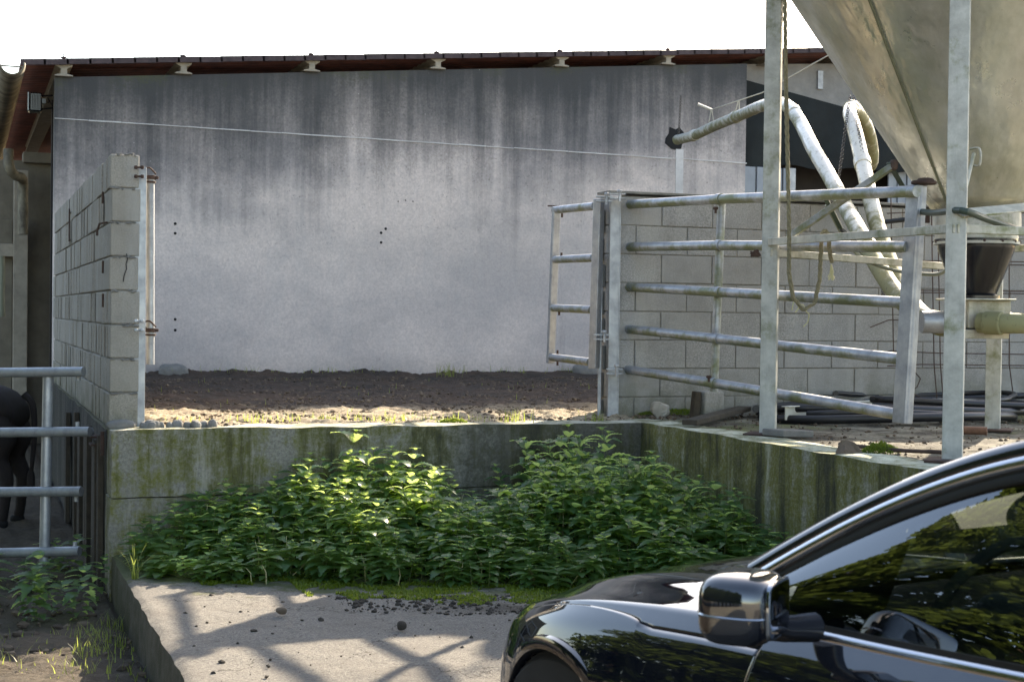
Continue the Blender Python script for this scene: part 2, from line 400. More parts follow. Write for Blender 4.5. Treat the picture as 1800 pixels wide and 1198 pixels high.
def bez(pts, n=8):
    """Catmull-Rom through points"""
    P = [Vector(p) for p in pts]; P = [P[0]*2-P[1]]+P+[P[-1]*2-P[-2]]; out = []
    for i in range(1, len(P)-2):
        for k in range(n):
            t_ = k/n; a, b, c, d = P[i-1:i+3]
            out.append(.5*((2*b)+(c-a)*t_+(2*a-5*b+4*c-d)*t_**2+(3*b-a-3*c+d)*t_**3))
    return out+[P[-2]]
# ================================================================= SETTING
GZ, PZ, YZ = -1.65, -1.41, -.69           # low ground, concrete pad, raised yard
def lines(*segs):
    out = []
    for a, b, n in segs: out += list(np.linspace(a, b, n, endpoint=False))
    return out+[segs[-1][1]]
# low ground, one sheet to the horizon
gx = lines((-900, -60, 6), (-60, -6, 10), (-6, -2.2, 20), (-2.2, .9, 110), (.9, 8, 8), (8, 60, 8), (60, 900, 6))
gy = lines((-900, -60, 6), (-60, 2, 14), (2, 5, 20), (5, 9.5, 140), (9.5, 16, 80), (16, 60, 10), (60, 900, 6))
P = []
for x in gx:
    row = []
    for y in gy:
        z = GZ
        if -2.6 < x < 1 and 4 < y < 17:
            z += .045*fbm(x*1.6, y*1.6, 3)+.022*fbm(x*7, y*7, 1)+.012*abs(fbm(x*22, y*22, 5))
            if x > .76: z = GZ-.03
        elif y > -30 and -8 < x < 60: z -= .03
        row.append((x, y, z))
    P.append(row)
mb = MB(); mb.grid(P, flip=True); tag(mb.build('ground', 'low_soil', smooth=True, angle=180), kind='structure')
# raised yard soil
P = []
for x in lines((1.0, 6, 220), (6, 16, 90)):
    row = []
    for y in lines((8.95, 11, 110), (11, 16.0, 120), (16.0, 30, 5)):
        z = YZ-.012+.03*fbm(x*1.3, y*1.3, 2)+.022*fbm(x*6, y*6, 9)+.02*max(0, fbm(x*16, y*16, 4))
        if x > 4.3 and y < 9.5: z = YZ-.06
        z -= .02*max(0, 1-abs(y-8.95)/.15)
        if y > 15.2: z += .05*(min(y, 15.9)-15.2)/.7*(.8+.8*abs(fbm(x*5, 2.)))
        row.append((x, y, z))
    P.append(row)
mb = MB(); mb.grid(P, flip=True); tag(mb.build('yard_soil', 'yard_soil', smooth=True, angle=180), kind='structure')
# slab right of the retaining wall
P = []
for x in lines((4.32, 9, 150), (9, 16, 10)):
    P.append([(x, y, YZ-.008+.014*fbm(x*2, y*2, 5)+.012*max(0, fbm(x*12, y*12, 6))) for y in lines((.0, 4.5, 6), (4.5, 9.5, 170))])
mb = MB(); mb.grid(P, flip=True); tag(mb.build('slab', 'slab_dirty', smooth=True, angle=180), kind='structure')
# concrete pad, falling towards the camera
def padz(v): return PZ-.19*min(1, max(0, (5.6-v)/1.7))
P = []
xs = lines((.80, 4.3, 120)); ys = lines((-6, 4, 10), (4, 8.9, 160))
for x in xs:
    P.append([(x+(.012*fbm(y*4, 0, 3) if x < .81 else 0), y, padz(y)+.006*fbm(x*2.5, y*2.5, 1)+.004*fbm(x*14, y*14, 2)-(.012*max(0, 1-(x-.8)/.03))) for y in ys])
mb = MB(); mb.grid(P, flip=True)
side = [[(p[0]-.004*(k > 0)+.010*mnoise.noise(Vector((0, p[1]*9, k*3)))*(k > 0), p[1], p[2]-k*.06) for p in P[0]] for k in range(8)]
mb.grid(side)
tag(mb.build('concrete_pad', 'pad', smooth=True, angle=50), kind='structure')

# ================================================================= RETAINING WALL
rw = empty('retaining_wall', (.79, 8.75, GZ), label='long low moss-stained concrete retaining wall running behind the nettles and turning towards the black car', cat='retaining wall')
m = rough_box((.79, 8.745, -1.08), (4.40, 9.0, YZ), .05, .010, 5.)
for q in (rough_box((.785, 8.75, GZ-.1), (4.40, 9.01, -1.088), .05, .008, 5.),): m.add(q.v, q.f)
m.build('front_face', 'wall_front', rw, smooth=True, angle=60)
rough_box((4.14, 0., PZ-.3), (4.40, 8.742, YZ+.002), .06, .010, 4.).build('side_face', 'wall_side', rw, smooth=True, angle=60)
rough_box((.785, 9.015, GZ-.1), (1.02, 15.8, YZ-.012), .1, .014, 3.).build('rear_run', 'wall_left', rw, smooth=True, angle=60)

for k, v_ in enumerate((9.15, 9.32, 9.5, 9.9, 10.2, 10.6, 11.2, 12.0)):
    mb = MB(); mb.box((.765-.01*(k % 2), v_, GZ+.42), (.035, .10+.05*(k % 3), .96-.1*(k % 3)), Matrix.Rotation(.03*(k % 3-1), 3, 'X')); mb.build('timber_board', 'wood', rw, bevel=.005)
# ================================================================= BLOCK WALLS
def block_wall(mb, a, b, z0, n, thick, L=.4, H=.2, joint=.010, start=0., jit=.004, right_side=1, skip=()):
    """running bond from a to b (plan points) ; the wall body lies to the left of a->b * right_side"""
    a, b = Vector((a[0], a[1], 0)), Vector((b[0], b[1], 0)); d = (b-a).normalized(); nrm = Vector((-d.y, d.x, 0))*right_side
    tot = (b-a).length; M = Matrix((d, nrm, Vector((0, 0, 1)))).transposed()
    for k in range(n):
        s = -(L/2 if (k % 2) ^ (start > 0) else 0); i = 0
        while s < tot-.02:
            s0, s1 = max(s, 0), min(s+L, tot)
            if s1-s0 > .03 and (k, i) not in skip:
                cx = a+d*((s0+s1)/2)+nrm*(thick/2+random.uniform(-jit, jit))
                mb.box((cx.x, cx.y, z0+H*(k+.5)+random.uniform(-.001, .001)), (s1-s0-joint, thick, H-joint), M)
            s += L; i += 1
# left wall
lw = empty('block_wall', (.795, 8.93, YZ), label='tall free-standing wall of rough tan concrete blocks seen edge-on at the left, rusty bars poking out', cat='wall')
mb = MB(); block_wall(mb, (.795, 8.93), (.795, 14.8), YZ+.004, 8, .165, start=0, right_side=-1, joint=.008, jit=.006)
o = mb.build('blocks', 'block_tan', lw, bevel=.007)
mb = MB(); mb.span((.807, 8.944, YZ-.01), (.948, 14.78, .903)); mb.build('mortar_joints', 'mortar', lw)
# projecting vertical ribs on the block faces
mb = MB()
for k in range(8):
    for i in range(15):
        for j in range(2):
            if random.random() < .6:
                s = 8.96+i*.4+(.2 if k % 2 else 0)+random.uniform(.03, .33)
                if s < 14.6: mb.box((.7945-random.uniform(0, .003), s, YZ+.1+.2*k), (.007, random.uniform(.02, .09), .186))
mb.build('block_ribs', 'block_tan', lw, bevel=.002)
# mortar slop at the end face
mb = MB()
for k in range(9):
    for j in range(7):
        mb.sup((.80+random.uniform(.0, .15), 8.929, YZ+.2*k+random.uniform(-.006, .006)), (random.uniform(.006, .022), .006, random.uniform(.003, .008)), 1, 1, 5, 7)
mb.sup((.86, 8.90, YZ+.015), (.09, .05, .035), .9, .9, 8, 10)
mb.build('mortar_slop', 'gritty', lw, smooth=True)
# cracked block
mb = MB(); pts = [(.885, .33), (.892, .30), (.883, .27), (.886, .24), (.872, .20), (.868, .165)]
for (p, q), (p2, q2) in zip(pts, pts[1:]): mb.beam((p, 8.9255, q), (p2, 8.9255, q2), .003, .0045)
mb.build('crack', 'dark', lw)
def u_pin(px, py, L, hook=0):
    p = onu(px, py, .775); mb = MB()
    if hook == 2: mb.tube([p+Vector((0, 0, -L)), p], .007, 6); [mb.tube([p+Vector((0, 0, -q)), p+Vector((.03, .35, -q+.0))], .006, 6) for q in (.06*L, .93*L)]
    else: mb.tube([p+Vector((.03, -.05, .0)), p+Vector((-.02, -.03, -.01)), p+Vector((-.03, 0, -.05)), p+Vector((-.03, 0, -L))] if hook else [p, p+Vector((0, .01, -L))], .007, 6)
    mb.build('rusty_bar', 'rebar', lw)
u_pin(122, 367, .26, 2)
for a in ((181, 337, .07, 0), (180, 391, .08, 1), (181, 458, .075, 0), (181, 516, .08, 0)): u_pin(*a)

# right wall
rwall = empty('block_wall', (4.20, 9.42, YZ), label='long low wall of grey concrete blocks behind the big metal gate and the silo legs', cat='wall')
mb = MB(); block_wall(mb, (4.20, 9.42), (12.2, 9.42), YZ-.08+.004, 8, .19, start=1, jit=.003, joint=.007)
mb.build('blocks', 'block_grey', rwall, bevel=.005)
mb = MB(); mb.span((4.212, 9.428, YZ-.1), (12.19, 9.60, .838)); mb.build('mortar_joints', 'mortar', rwall)
mb = MB(); mb.span((4.185, 9.405, .853), (12.2, 9.62, .872)); mb.build('cement_cap', 'gritty', rwall, bevel=.004)
mb = MB()
for k in range(8): mb.box((4.188, 9.52+random.uniform(-.03, .03), YZ+.02+.19*k), (.022, .05, .17+random.uniform(-.02, .0)))
mb.build('end_render', 'gritty', rwall, bevel=.004)

# ================================================================= BARN
VW = 15.9
bn = empty('barn', (.8, VW, YZ), label='big concrete-sided livestock barn with a low red sheet roof filling the back of the yard', cat='barn')
def prism(poly, y0, y1, mb=None):
    mb = mb or MB(); n = len(poly)
    vs = [(p[0], y0, p[1]) for p in poly]+[(p[0], y1, p[1]) for p in poly]
    mb.add(vs, [tuple(range(n))[::1], tuple(range(n, 2*n))[::-1]]+[(i, i+n, (i+1) % n+n, (i+1) % n) for i in range(n)]); return mb
TL, TR = onv(96, 136, VW), onv(1313, 112, VW)
uL, uR = TL.x, TR.x
slope = (TR.z-TL.z)/(uR-uL)
ztop = lambda u: TL.z+slope*(u-uL)
J0, J1 = onv(96, 208, VW), onv(1313, 287, VW)
pan = empty  # (kept simple)
prism([(uL, YZ-1.1), (uR, YZ-1.1), (uR, TR.z), (uL, TL.z)], VW, VW+.16).build('wall_panel', 'precast', bn)
mb = MB(); L = 24
for i in range(L):
    a, b = J0.lerp(J1, i/L), J0.lerp(J1, (i+.985)/L); wv = .004+.003*random.random()
    mb.beam((a.x, VW-.002, a.z+random.uniform(-.003, .003)), (b.x, VW-.002, b.z+random.uniform(-.003, .003)), .012, wv*2)
mb.build('joint_strip', 'strip_white', bn)
# roof
VV = 15.83
RA, RB = onv(36, 104, VV), onv(1450, 84, VV)
rs = (RB.z-RA.z)/(RB.x-RA.x); zr = lambda u: RA.z+rs*(u-RA.x)-.035
P = [[(u, y, zr(u)+.018*math.sin(2*math.pi*y/.177)) for y in np.arange(VV, 31, .0221)] for u in (RA.x, 16.5)]
mb = MB(); mb.grid(P, flip=True); roof = mb.build('roof', 'roof_red', bn, smooth=True, solid=.008, angle=180)
mb = MB()
us = lines((RA.x, RB.x+4, 60))
for i in range(len(us)-1):
    a, b = us[i], us[i+1]; j = .006*fbm(a*2, 0)
    mb.beam((a, VV-.012, zr(a)+.004+j), (b+.02, VV-.012, zr(b)+.004+j), .022, .058)
mb.build('roof_edge', 'roof_edge', roof)
for px in (112, 322, 547, 768, 985, 1175):
    mb = MB(); p = onv(px, 98, VV); zz = zr(p.x)+.035
    mb.tube([(p.x, VV+.02, zz), (p.x, VV+.02, zz+.055)], .006, 6); mb.sup((p.x, VV+.02, zz+.012), (.035, .03, .012), 1, 1, 6, 8)
    mb.build('roof_bolt', 'roof_edge', roof)
# I-section purlins bearing on the wall
prof = [(-.085, .165), (.085, .165), (.085, .145), (.032, .105), (.032, .035), (.09, .018), (.09, 0), (-.09, 0), (-.09, .018), (-.032, .035), (-.032, .105), (-.085, .145)]
for px in (112, 322, 547, 768, 985, 1172, 1362, 1500):
    u = onv(px, 120, VW).x; z0 = ztop(u)+.003; s = (zr(u)-.02-z0)/.165
    prism([(u+a, z0+b*s) for a, b in prof], VW-.05 if px < 1300 else VW+.1, 24.).build('purlin', 'purlin', bn, bevel=.004)
mb = MB(); mb.span((uL+.02, VW+.9, YZ), (16, VW+.98, ztop(3)-.3)); mb.build('inner_partition', 'dark_interior', bn)
mb = MB(); mb.span((-3, 24.2, GZ), (16.5, 24.3, 2.1)); mb.build('rear_wall', 'dark_interior', bn)
# lighter section right of the panel
v2 = VW+.30
a0, a1, b0, b1 = onv(1300, 113, v2), onv(1700, 111, v2), onv(1300, 142, v2), onv(1700, 252, v2)
prism([(a0.x, b0.z), (a1.x, b1.z), (a1.x, a1.z), (a0.x, a0.z)], v2, v2+.18).build('lintel', 'lintel_concrete', bn)
mb = MB(); c0, c1 = onv(1436, 125, v2), onv(1442, 157, v2); mb.span((c0.x, v2-.03, c1.z), (c1.x+.02, v2-.003, c0.z)); mb.build('bracket', 'galv_post', bn)
# shade netting, sagging and rippled
P = []
for i in range(60):
    s = i/59; px = 1300+360*s; top = onv(px, 138+99*s, v2-.02); bot = onv(px, 290+14*s+3*math.sin(s*19), v2-.02)
    P.append([Vector((top.x, v2-.03+.035*math.sin(s*31+q*3)*q-.04*math.sin(q*3.1), top.z*(1-q)+bot.z*q)) for q in np.linspace(0, 1, 14)])
mb = MB(); mb.grid(P); mb.build('shade_netting', 'netting', bn, smooth=True)
def vslats(px0, px1, py0, py1, v, n, name, mat):
    a, b = onv(px0, py0, v), onv(px1, py1, v); mb = MB(); w = (b.x-a.x)/n
    for i in range(n): mb.box((a.x+w*(i+.5), v+.02*(i % 2), (a.z+b.z)/2), (w*.92, .03, abs(a.z-b.z)))
    mb.build(name, mat, bn, bevel=.004)
vslats(1306, 1384, 292, 520, v2-.1, 7, 'slatted_panel', 'slat_blue')
vslats(1562, 1640, 225, 520, v2+.1, 10, 'slatted_panel', 'slat_blue')
p0, p1 = onv(1384, 296, v2-.1), onv(1392, 500, v2-.1); mb = MB(); mb.span((p0.x, v2-.15, p1.z), (p1.x, v2-.05, p0.z)); mb.build('door_post', 'galv_post', bn)
mb = MB(); mb.span((uR+.02, VW+2.4, YZ), (16, VW+2.5, 1.6)); mb.build('inner_hoarding', 'wood', bn)
mb = MB(); mb.span((11.6, v2+.25, YZ), (16.4, v2+.35, 2.4)); mb.build('rear_panel', 'tan_concrete', bn)
# holes, stones at the foot
for px, py in ((308, 393), (308, 410), (308, 561), (308, 580), (678, 402), (670, 409), (670, 426), (700, 354), (726, 354), (713, 352)):
    mb = MB(); p = onv(px, py, VW-.004); q = .016 if py > 370 else .008
    mb.lathe([(0, 0), (q, .001), (q*.9, .006)], (p.x, VW-.004, p.z), 8, 'Y')
    mb.build('anchor_hole', 'dark', bn)
hp = onv(1187, 244, VW)
mb = MB(); vs = [(hp.x+.13*math.cos(k*.5236)*(1+.25*math.sin(k*2.1)), VW-.005, hp.z+.135*math.sin(k*.5236)*(1+.2*math.cos(k*3.3))) for k in range(12)]
mb.add(vs, [tuple(range(12))]); mb.build('pipe_hole', 'dark', bn, solid=.004)
a, b = onv(1188, 262, VW), onv(1200, 345, VW); mb = MB(); mb.span((a.x, VW-.006, b.z), (b.x, VW-.001, a.z)); mb.build('pale_patch', 'strip_white', bn)

# left end: eave gutter, side bay, downpipe
mb = MB(); gp_ = onv(21, 108, 15.35); gu, gz = gp_.x, gp_.z-.10
P = []
for i in range(150):
    y = 15.35+i*.07; rr = .108+.016*abs(math.sin(i*math.pi/6))
    P.append([(gu+rr*math.cos(th), y, gz+rr*math.sin(th)*1.1+.10) for th in np.linspace(math.pi, 2*math.pi, 16)])
mb.grid(P); gut = mb.build('gutter', 'gutter', bn, smooth=True, solid=.012, angle=60)
for i in range(17): mb = MB(); mb.box((gu, 15.6+i*.6, gz+.09), (.24, .03, .012)); mb.build('gutter_strap', 'gutter', gut)
# side bay wall, beam, column
vb = 19.4
a, b = onv(40, 268, vb), onv(96, 268, vb)
mb = MB(); mb.span((-5, vb, GZ-.1), (1.4, vb+.15, a.z-.10)); mb.build('side_bay_wall', 'tan_concrete', bn)
mb = MB(); mb.span((a.x, vb-.10, a.z-.13), (1.4, vb+.2, a.z)); mb.build('side_bay_beam', 'tan_concrete', bn, bevel=.01)
a, b = onv(24, 330, vb-.3), onv(49, 330, vb-.3)
mb = MB(); mb.span((a.x, vb-.42, GZ-.1), (b.x, vb-.22, onv(30, 300, vb-.3).z)); mb.build('column', 'purlin', bn, bevel=.008)
a, b = onv(-60, 385, vb-.2), onv(23, 385, vb-.2)
mb = MB(); mb.span((a.x, vb-.19, GZ-.1), (b.x, vb-.12, b.z)); mb.build('low_panel', 'tan_concrete', bn, bevel=.01)
mb = MB(); mb.span((onv(0, 430, vb-.3).x-2, vb-.34, onv(0, 452, vb).z), (onv(24, 430, vb-.3).x, vb-.2, onv(0, 430, vb).z)); mb.build('low_rail', 'purlin', bn, bevel=.008)
# downpipe
pts = [atZ(15, 262, 17.2), atZ(16, 292, 17.2), atZ(26, 308, 17.3), atZ(38, 313, 17.4), atZ(40, 330, 17.5), atZ(40, 412, 17.5)]
mb = MB(); mb.tube(bez(pts, 5), .058, 14); mb.build('downpipe', 'gutter', bn, smooth=True)
mb = MB(); mb.tube(bez([atZ(2, 450, 17), atZ(3, 480, 17), atZ(2, 520, 17), atZ(3, 556, 17)], 4), .04, 10); mb.build('hanging_hose', 'hose_pale', bn, smooth=True)
mb = MB(); mb.tube([atZ(44, 495, 18.5), atZ(46, 560, 18.5), atZ(42, 640, 18.5)], .02, 6); mb.build('cable', 'dark', bn)

for (px, w_, h_, lab) in ((305, .16, .10, 'rounded grey boulder at the left foot of the big barn wall'), (1030, .16, .12, 'squarish weathered concrete lump at the right foot of the big barn wall')):
    p = onv(px, 655, VW-.12); mb = MB(); mb.sup((p.x, VW-.12, YZ+.03), (w_, .11, h_), .75, .75, 14, 20)
    o = mb.build('boulder', 'gritty', smooth=True); me = o.data
    for v_ in me.vertices: v_.co += Vector((.02*mnoise.noise(v_.co*9), .02*mnoise.noise(v_.co*9+Vector((3, 0, 0))), .015*mnoise.noise(v_.co*11)))
    tag(o, lab, 'boulder')

# floodlight
fl = empty('floodlight', atZ(92, 180, 15.8), label='small black floodlight on a bracket at the top left corner of the big wall', cat='floodlight')
def fb(px, py, Z=15.75): return atZ(px, py, Z)
c = fb(62, 181); Mr = Matrix.Rotation(-YAW+R(20), 3, 'Z')
mb = MB(); mb.box(c, (.13, .20, .20), Mr); mb.build('housing', 'black_plastic', fl, bevel=.015)
mb = MB(); mb.box(c+Vector((-.075, -.02, 0)), (.012, .19, .19), Mr); mb.build('glass', 'lamp_glass', fl)
mb = MB(); [mb.box(c+Mr @ Vector((.0+k*.016-.03, -.105, .0)), (.006, .02, .15), Mr) for k in range(6)]; mb.build('cooling_fins', 'black_rubber', fl)
mb = MB(); mb.tube([fb(72, 169), fb(93, 168)], .009, 6); mb.tube([fb(72, 192), fb(93, 190)], .009, 6); mb.tube(bez([fb(74, 178), fb(86, 180), fb(84, 172), fb(92, 186)], 4), .006, 6)
mb.box(fb(76, 178), (.05, .05, .05)); mb.build('bracket', 'black_plastic', fl)

# ================================================================= GATES AND POSTS
def tube_px(mb, pts, r, n=14): mb.tube([atZ(*p) for p in pts], r, n)
# post at the end of the left wall
gp = empty('gate_post', (1.0, 8.95, YZ), label='pale galvanised steel channel post bolted to the end of the tall left block wall', cat='gate post')
A, B = atZ(246.5, 294, 8.72), atZ(246.5, 742, 8.72)
cc = Vector(((A.x+B.x)/2+.0, (A.y+B.y)/2, 0)); Mg = Matrix.Rotation(-R(8), 3, 'Z')
mb = MB(); z0, z1 = YZ-.03, A.z
mb.box((cc.x, cc.y, (z0+z1)/2), (.062, .008, z1-z0), Mg); mb.box((cc.x-.027, cc.y+.025, (z0+z1)/2), (.006, .05, z1-z0), Mg); mb.box((cc.x+.030, cc.y+.025, (z0+z1)/2), (.006, .05, z1-z0), Mg)
mb.build('channel', 'galv_left', gp, bevel=.002)
for k, yy in enumerate((302, 572)):
    for dy in (-8, 8):
        mb = MB(); mb.tube([atZ(236, yy+dy, 8.66), atZ(252, yy+dy, 8.66)], .006, 8)
        for xx in (239, 250): mb.sup(atZ(xx, yy+dy, 8.655), (.011, .011, .011), .6, .6, 6, 8)
        mb.build('clamp', 'rust' if k == 0 else 'galv_left', gp)
# folded gate leaf seen edge-on
gl_ = empty('folded_gate', atZ(265, 640, 8.95), label='narrow gate leaf of galvanised tube folded back edge-on beside the left gate post', cat='gate')
A, B = atZ(264.5, 308, 8.95), atZ(264.5, 640, 8.95)
mb = MB(); mb.tube([B, A], .024, 16); mb.build('stile', 'galv_left', gl_, smooth=True)
mb = MB(); d = Vector((A.x, A.y, 0)).normalized()
mb.tube([B+d*.9, A+d*.9], .022, 12)
mb.build('stile', 'galv_left', gl_, smooth=True)
for s in (.06, .36, .66, .94):
    p = B.lerp(A, s); mb = MB(); mb.tube([p, p+d*.9], .016, 10); mb.build('rail', 'galv_left', gl_, smooth=True)
for yy in (312, 580):
    mb = MB(); p = atZ(264.5, yy, 8.95)
    mb.lathe([(.030, -.012), (.034, -.012), (.034, .012), (.030, .012)], p, 16)
    mb.lathe([(.030, -.034), (.033, -.034), (.033, -.022), (.030, -.022)], p, 16)
    mb.tube(bez([p+Vector((-.02, -.02, .0)), p+Vector((-.045, -.03, .04)), p+Vector((-.01, -.035, .055)), p+Vector((.03, -.02, .02))], 5), .005, 6)
    mb.sup(p+Vector((.034, -.012, 0)), (.014, .012, .010), .6, .6, 6, 8)
    mb.build('hinge', 'rust', gl_)

# right gate post (steel channel) with hinge brackets
gp2 = empty('gate_post', (4.25, 9.35, YZ), label='weathered grey steel channel post at the left end of the low grey block wall', cat='gate post')
zb_, zt_ = YZ-.05, atZ(1080, 341, 10.25).z
def vbox(mb, px0, px1, Z, d, z0, z1, ang=0.):
    a, b = atZ(px0, 500, Z), atZ(px1, 500, Z); c = (a+b)/2; w_ = (b-a).length
    mb.box((c.x, c.y, (z0+z1)/2), (w_, d, z1-z0), Matrix.Rotation(-YAW+ang, 3, 'Z'))
mb = MB(); vbox(mb, 1071, 1088, 10.22, .01, zb_, zt_, R(3)); vbox(mb, 1070, 1072, 10.26, .08, zb_, zt_); vbox(mb, 1087, 1089.5, 10.26, .09, zb_, zt_)
mb.build('channel', 'galv_post', gp2, bevel=.002)
mb = MB(); vbox(mb, 1053, 1059, 10.3, .03, zb_, zt_-.05); mb.build('edge_bar', 'galv_post', gp2, bevel=.003)
for yy, xx in ((345, 1085), (350, 1062), (592, 1058), (652, 1080)):
    mb = MB()
    for dy in (-4, 4): mb.box(atZ(xx, yy+dy, 10.12), (.11, .07, .008), Matrix.Rotation(-YAW, 3, 'Z'))
    mb.tube([atZ(xx+4, yy-9, 10.08), atZ(xx+4, yy+9, 10.08)], .009, 8); mb.sup(atZ(xx+4, yy-9, 10.08), (.016, .016, .012), .6, .6, 6, 8)
    mb.build('hinge_bracket', 'galv_post', gp2)

# large five-rail gate
def Zg(px): return 2600/(250+(px-1097)/(1605-1097)*(334-250))
bg_ = empty('farm_gate', atZ(1097, 660, Zg(1097)), label='large open five-rail galvanised tube gate sagging towards the silo leg, green with algae', cat='gate')
rails = [[(1093, 360), (1265, 350), (1612, 336)], [(1097, 434), (1265, 431), (1596, 434)], [(1096, 504), (1265, 513), (1592, 532)], [(1094, 577), (1262, 595), (1586, 631)], [(1088, 647), (1256, 673), (1580, 728)]]
for rl in rails:
    mb = MB(); mb.tube([atZ(p[0], p[1], Zg(p[0])) for p in rl], .031, 18); mb.build('rail', 'galv_gate', bg_, smooth=True)
for rl in rails:
    mb = MB(); a, b, c_ = (atZ(p[0], p[1], Zg(p[0])) for p in rl); d_ = (c_-b).normalized()
    mb.tube([b-d_*.022, b+d_*.022], .036, 18)
    mb.build('rail_collar', 'galv_gate', bg_, smooth=True)
mb = MB(); a, b = atZ(1101, 352, Zg(1098)+.02), atZ(1094, 655, Zg(1094)+.02); mb.beam(b, a, .05, .05); mb.build('stile', 'galv_gate', bg_, bevel=.004)
mb = MB(); a, b = atZ(1269, 342, Zg(1265)+.045), atZ(1255, 688, Zg(1257)+.045); mb.tube([b, a], .027, 14); mb.build('stile', 'galv_gate', bg_, smooth=True)
mb = MB(); a, b = atZ(1612, 326, 7.82), atZ(1586, 744, 7.82); mb.beam(b, a, .082, .07, R(15)); mb.beam(b+Vector((.0, -.036, 0)), a+Vector((.0, -.036, 0)), .02, .02); mb.build('stile', 'galv_post', bg_, bevel=.005)
p = atZ(1624, 321, 7.8); mb = MB(); mb.sup(p, (.07, .06, .012), .5, 1, 8, 20); mb.sup(p+Vector((.01, 0, .014)), (.045, .04, .012), .7, 1, 8, 20); mb.build('latch_plate', 'rust', bg_, smooth=True)
for xx, yy in ((1262, 366), (1250, 662)): mb = MB(); mb.tube([atZ(xx-4, yy, Zg(1260)-.02), atZ(xx-4, yy+9, Zg(1260)-.02)], .008, 8); mb.sup(atZ(xx-4, yy, Zg(1260)-.02), (.016, .016, .01), .6, .6, 6, 8); mb.build('bolt', 'rust', bg_)

# small four-rail leaf
def Zs(px): return 2600/(226+(px-968)/(1045-968)*(252-226))
sg = empty('small_gate', atZ(1048, 640, 10.3), label='short four-rail gate leaf standing open left of the channel post', cat='gate')
for rl in ([(975, 369), (1046, 362)], [(975, 456), (1044, 453)], [(972, 541), (1041, 544)], [(966, 627), (1038, 636)]):
    mb = MB(); mb.tube([atZ(p[0], p[1], Zs(p[0])) for p in rl], .029, 16); mb.build('rail', 'galv_gate', sg, smooth=True)
mb = MB(); mb.beam(atZ(967.5, 638, Zs(968)), atZ(978, 363, Zs(978)), .055, .05, R(10)); mb.build('stile', 'galv_left', sg, bevel=.005)
mb = MB(); mb.beam(atZ(1044, 647, 10.28), atZ(1053, 350, 10.28), .06, .06, R(10)); mb.build('stile', 'galv_post', sg, bevel=.005)
for xx, yy in ((988, 378), (987, 447), (983, 550), (980, 618), (980, 638)): mb = MB(); mb.tube([atZ(xx, yy-3, Zs(xx)-.03), atZ(xx, yy+4, Zs(xx)-.03)], .009, 8); mb.build('rail_bolt', 'rust', sg)
mb = MB()
mb.box(atZ(973, 362, Zs(975)), (.09, .05, .008), Matrix.Rotation(-YAW, 3, 'Z')); mb.build('latch_stub', 'rust', sg)

# lower left gate
lg = empty('yard_gate', atZ(81, 980, 8.9), label='tube gate entering at the left edge in front of the black cow', cat='gate')
Zl = lambda px: 8.9+(80-px)*.0008
for rl in ([(-260, 657), (147, 653)], [(-260, 762), (158, 758)], [(-260, 866), (143, 863)], [(-260, 977), (140, 968)]):
    mb = MB(); mb.tube([atZ(p[0], p[1], Zl(p[0])) for p in rl], .0295, 18); mb.build('rail', 'galv_left', lg, smooth=True)
for i, x_ in enumerate((0, -330)):
    mb = MB(); mb.tube([atZ(78+x_, 985, 8.93), atZ(85+x_, 653, 8.93)], .032, 18); mb.build('stile', 'galv_left', lg, smooth=True)
for xx, yy in ((138, 664), (136, 746), (134, 876), (132, 957)): mb = MB(); mb.tube([atZ(xx, yy-5, 8.9), atZ(xx, yy+5, 8.9)], .014, 10); mb.build('rail_stub', 'galv_left', lg, smooth=True)
mb = MB(); mb.tube([atZ(145, 758, 8.9), atZ(160, 758, 8.95)], .027, 14)
mb.build('rail_stub', 'galv_left', lg, smooth=True)
lt = empty('latch_bracket', onu(180, 776, .775), label='rusty latch bracket fixed to the retaining wall corner beside the left gate', cat='latch')
mb = MB()
for yy in (766, 780): mb.box(onu(171, yy, .76), (.09, .16, .010))
mb.build('plate', 'rust', lt); mb = MB(); mb.tube([onu(180, 758, .76), onu(180, 800, .76)], .012, 8); mb.build('pin', 'rust', lt)
# ================================================================= SILO
SX, SY = 5.332, 6.908
si = empty('feed_silo', (SX, SY, YZ), label='big metal feed silo with a tapering cone on four pale steel legs at the right', cat='silo')
def Lz(px, py, Z): return atZ(px, py, Z)
legs = [(1350, 765, 8.72), (1675, 812, 7.23), (1746, 757, 9.44)]
legp = [onz(px-2, py, YZ) for px, py, _ in legs]; legp.append(Vector((legp[2].x+.05, legp[1].y+.05, YZ)))
for i, p in enumerate(legp):
    mb = MB(); M45 = Matrix.Rotation(R(-42), 3, 'Z'); h = 4.2; wd = (.092, .094, .090, .092)[i]
    n_ = M45 @ Vector((0, -1, 0)); s_ = M45 @ Vector((1, 0, 0)); c = Vector((p.x, p.y, YZ+h/2))
    mb.box(c, (wd, .006, h), M45); mb.box(c-n_*.026+s_*(wd/2-.002), (.006, .050, h), M45); mb.box(c-n_*.026-s_*(wd/2-.002), (.006, .050, h), M45)
    mb.box(c-n_*.05+s_*(wd/2-.014), (.03, .005, h), M45); mb.box(c-n_*.05-s_*(wd/2-.014), (.03, .005, h), M45)
    lg_ = mb.build('leg', 'silo_leg', si, bevel=.0035)
    mb = MB(); mb.box((p.x, p.y, YZ+.008), (.24, .22, .014), M45); mb.build('foot_plate', 'rust', lg_, bevel=.003)
ztip = .62; slope_c = .655
Rc = lambda z: .248+(z-ztip)*slope_c
prof = [(Rc(z), z) for z in np.linspace(ztip, 2.02, 24)]
mb = MB(); n = 96; vs = []
for r_, z_ in prof:
    for k in range(n):
        th = 2*math.pi*k/n; q = r_*(1+.0035*math.cos(th*12)*(z_-ztip))
        vs.append((SX+q*math.cos(th), SY+q*math.sin(th), z_))
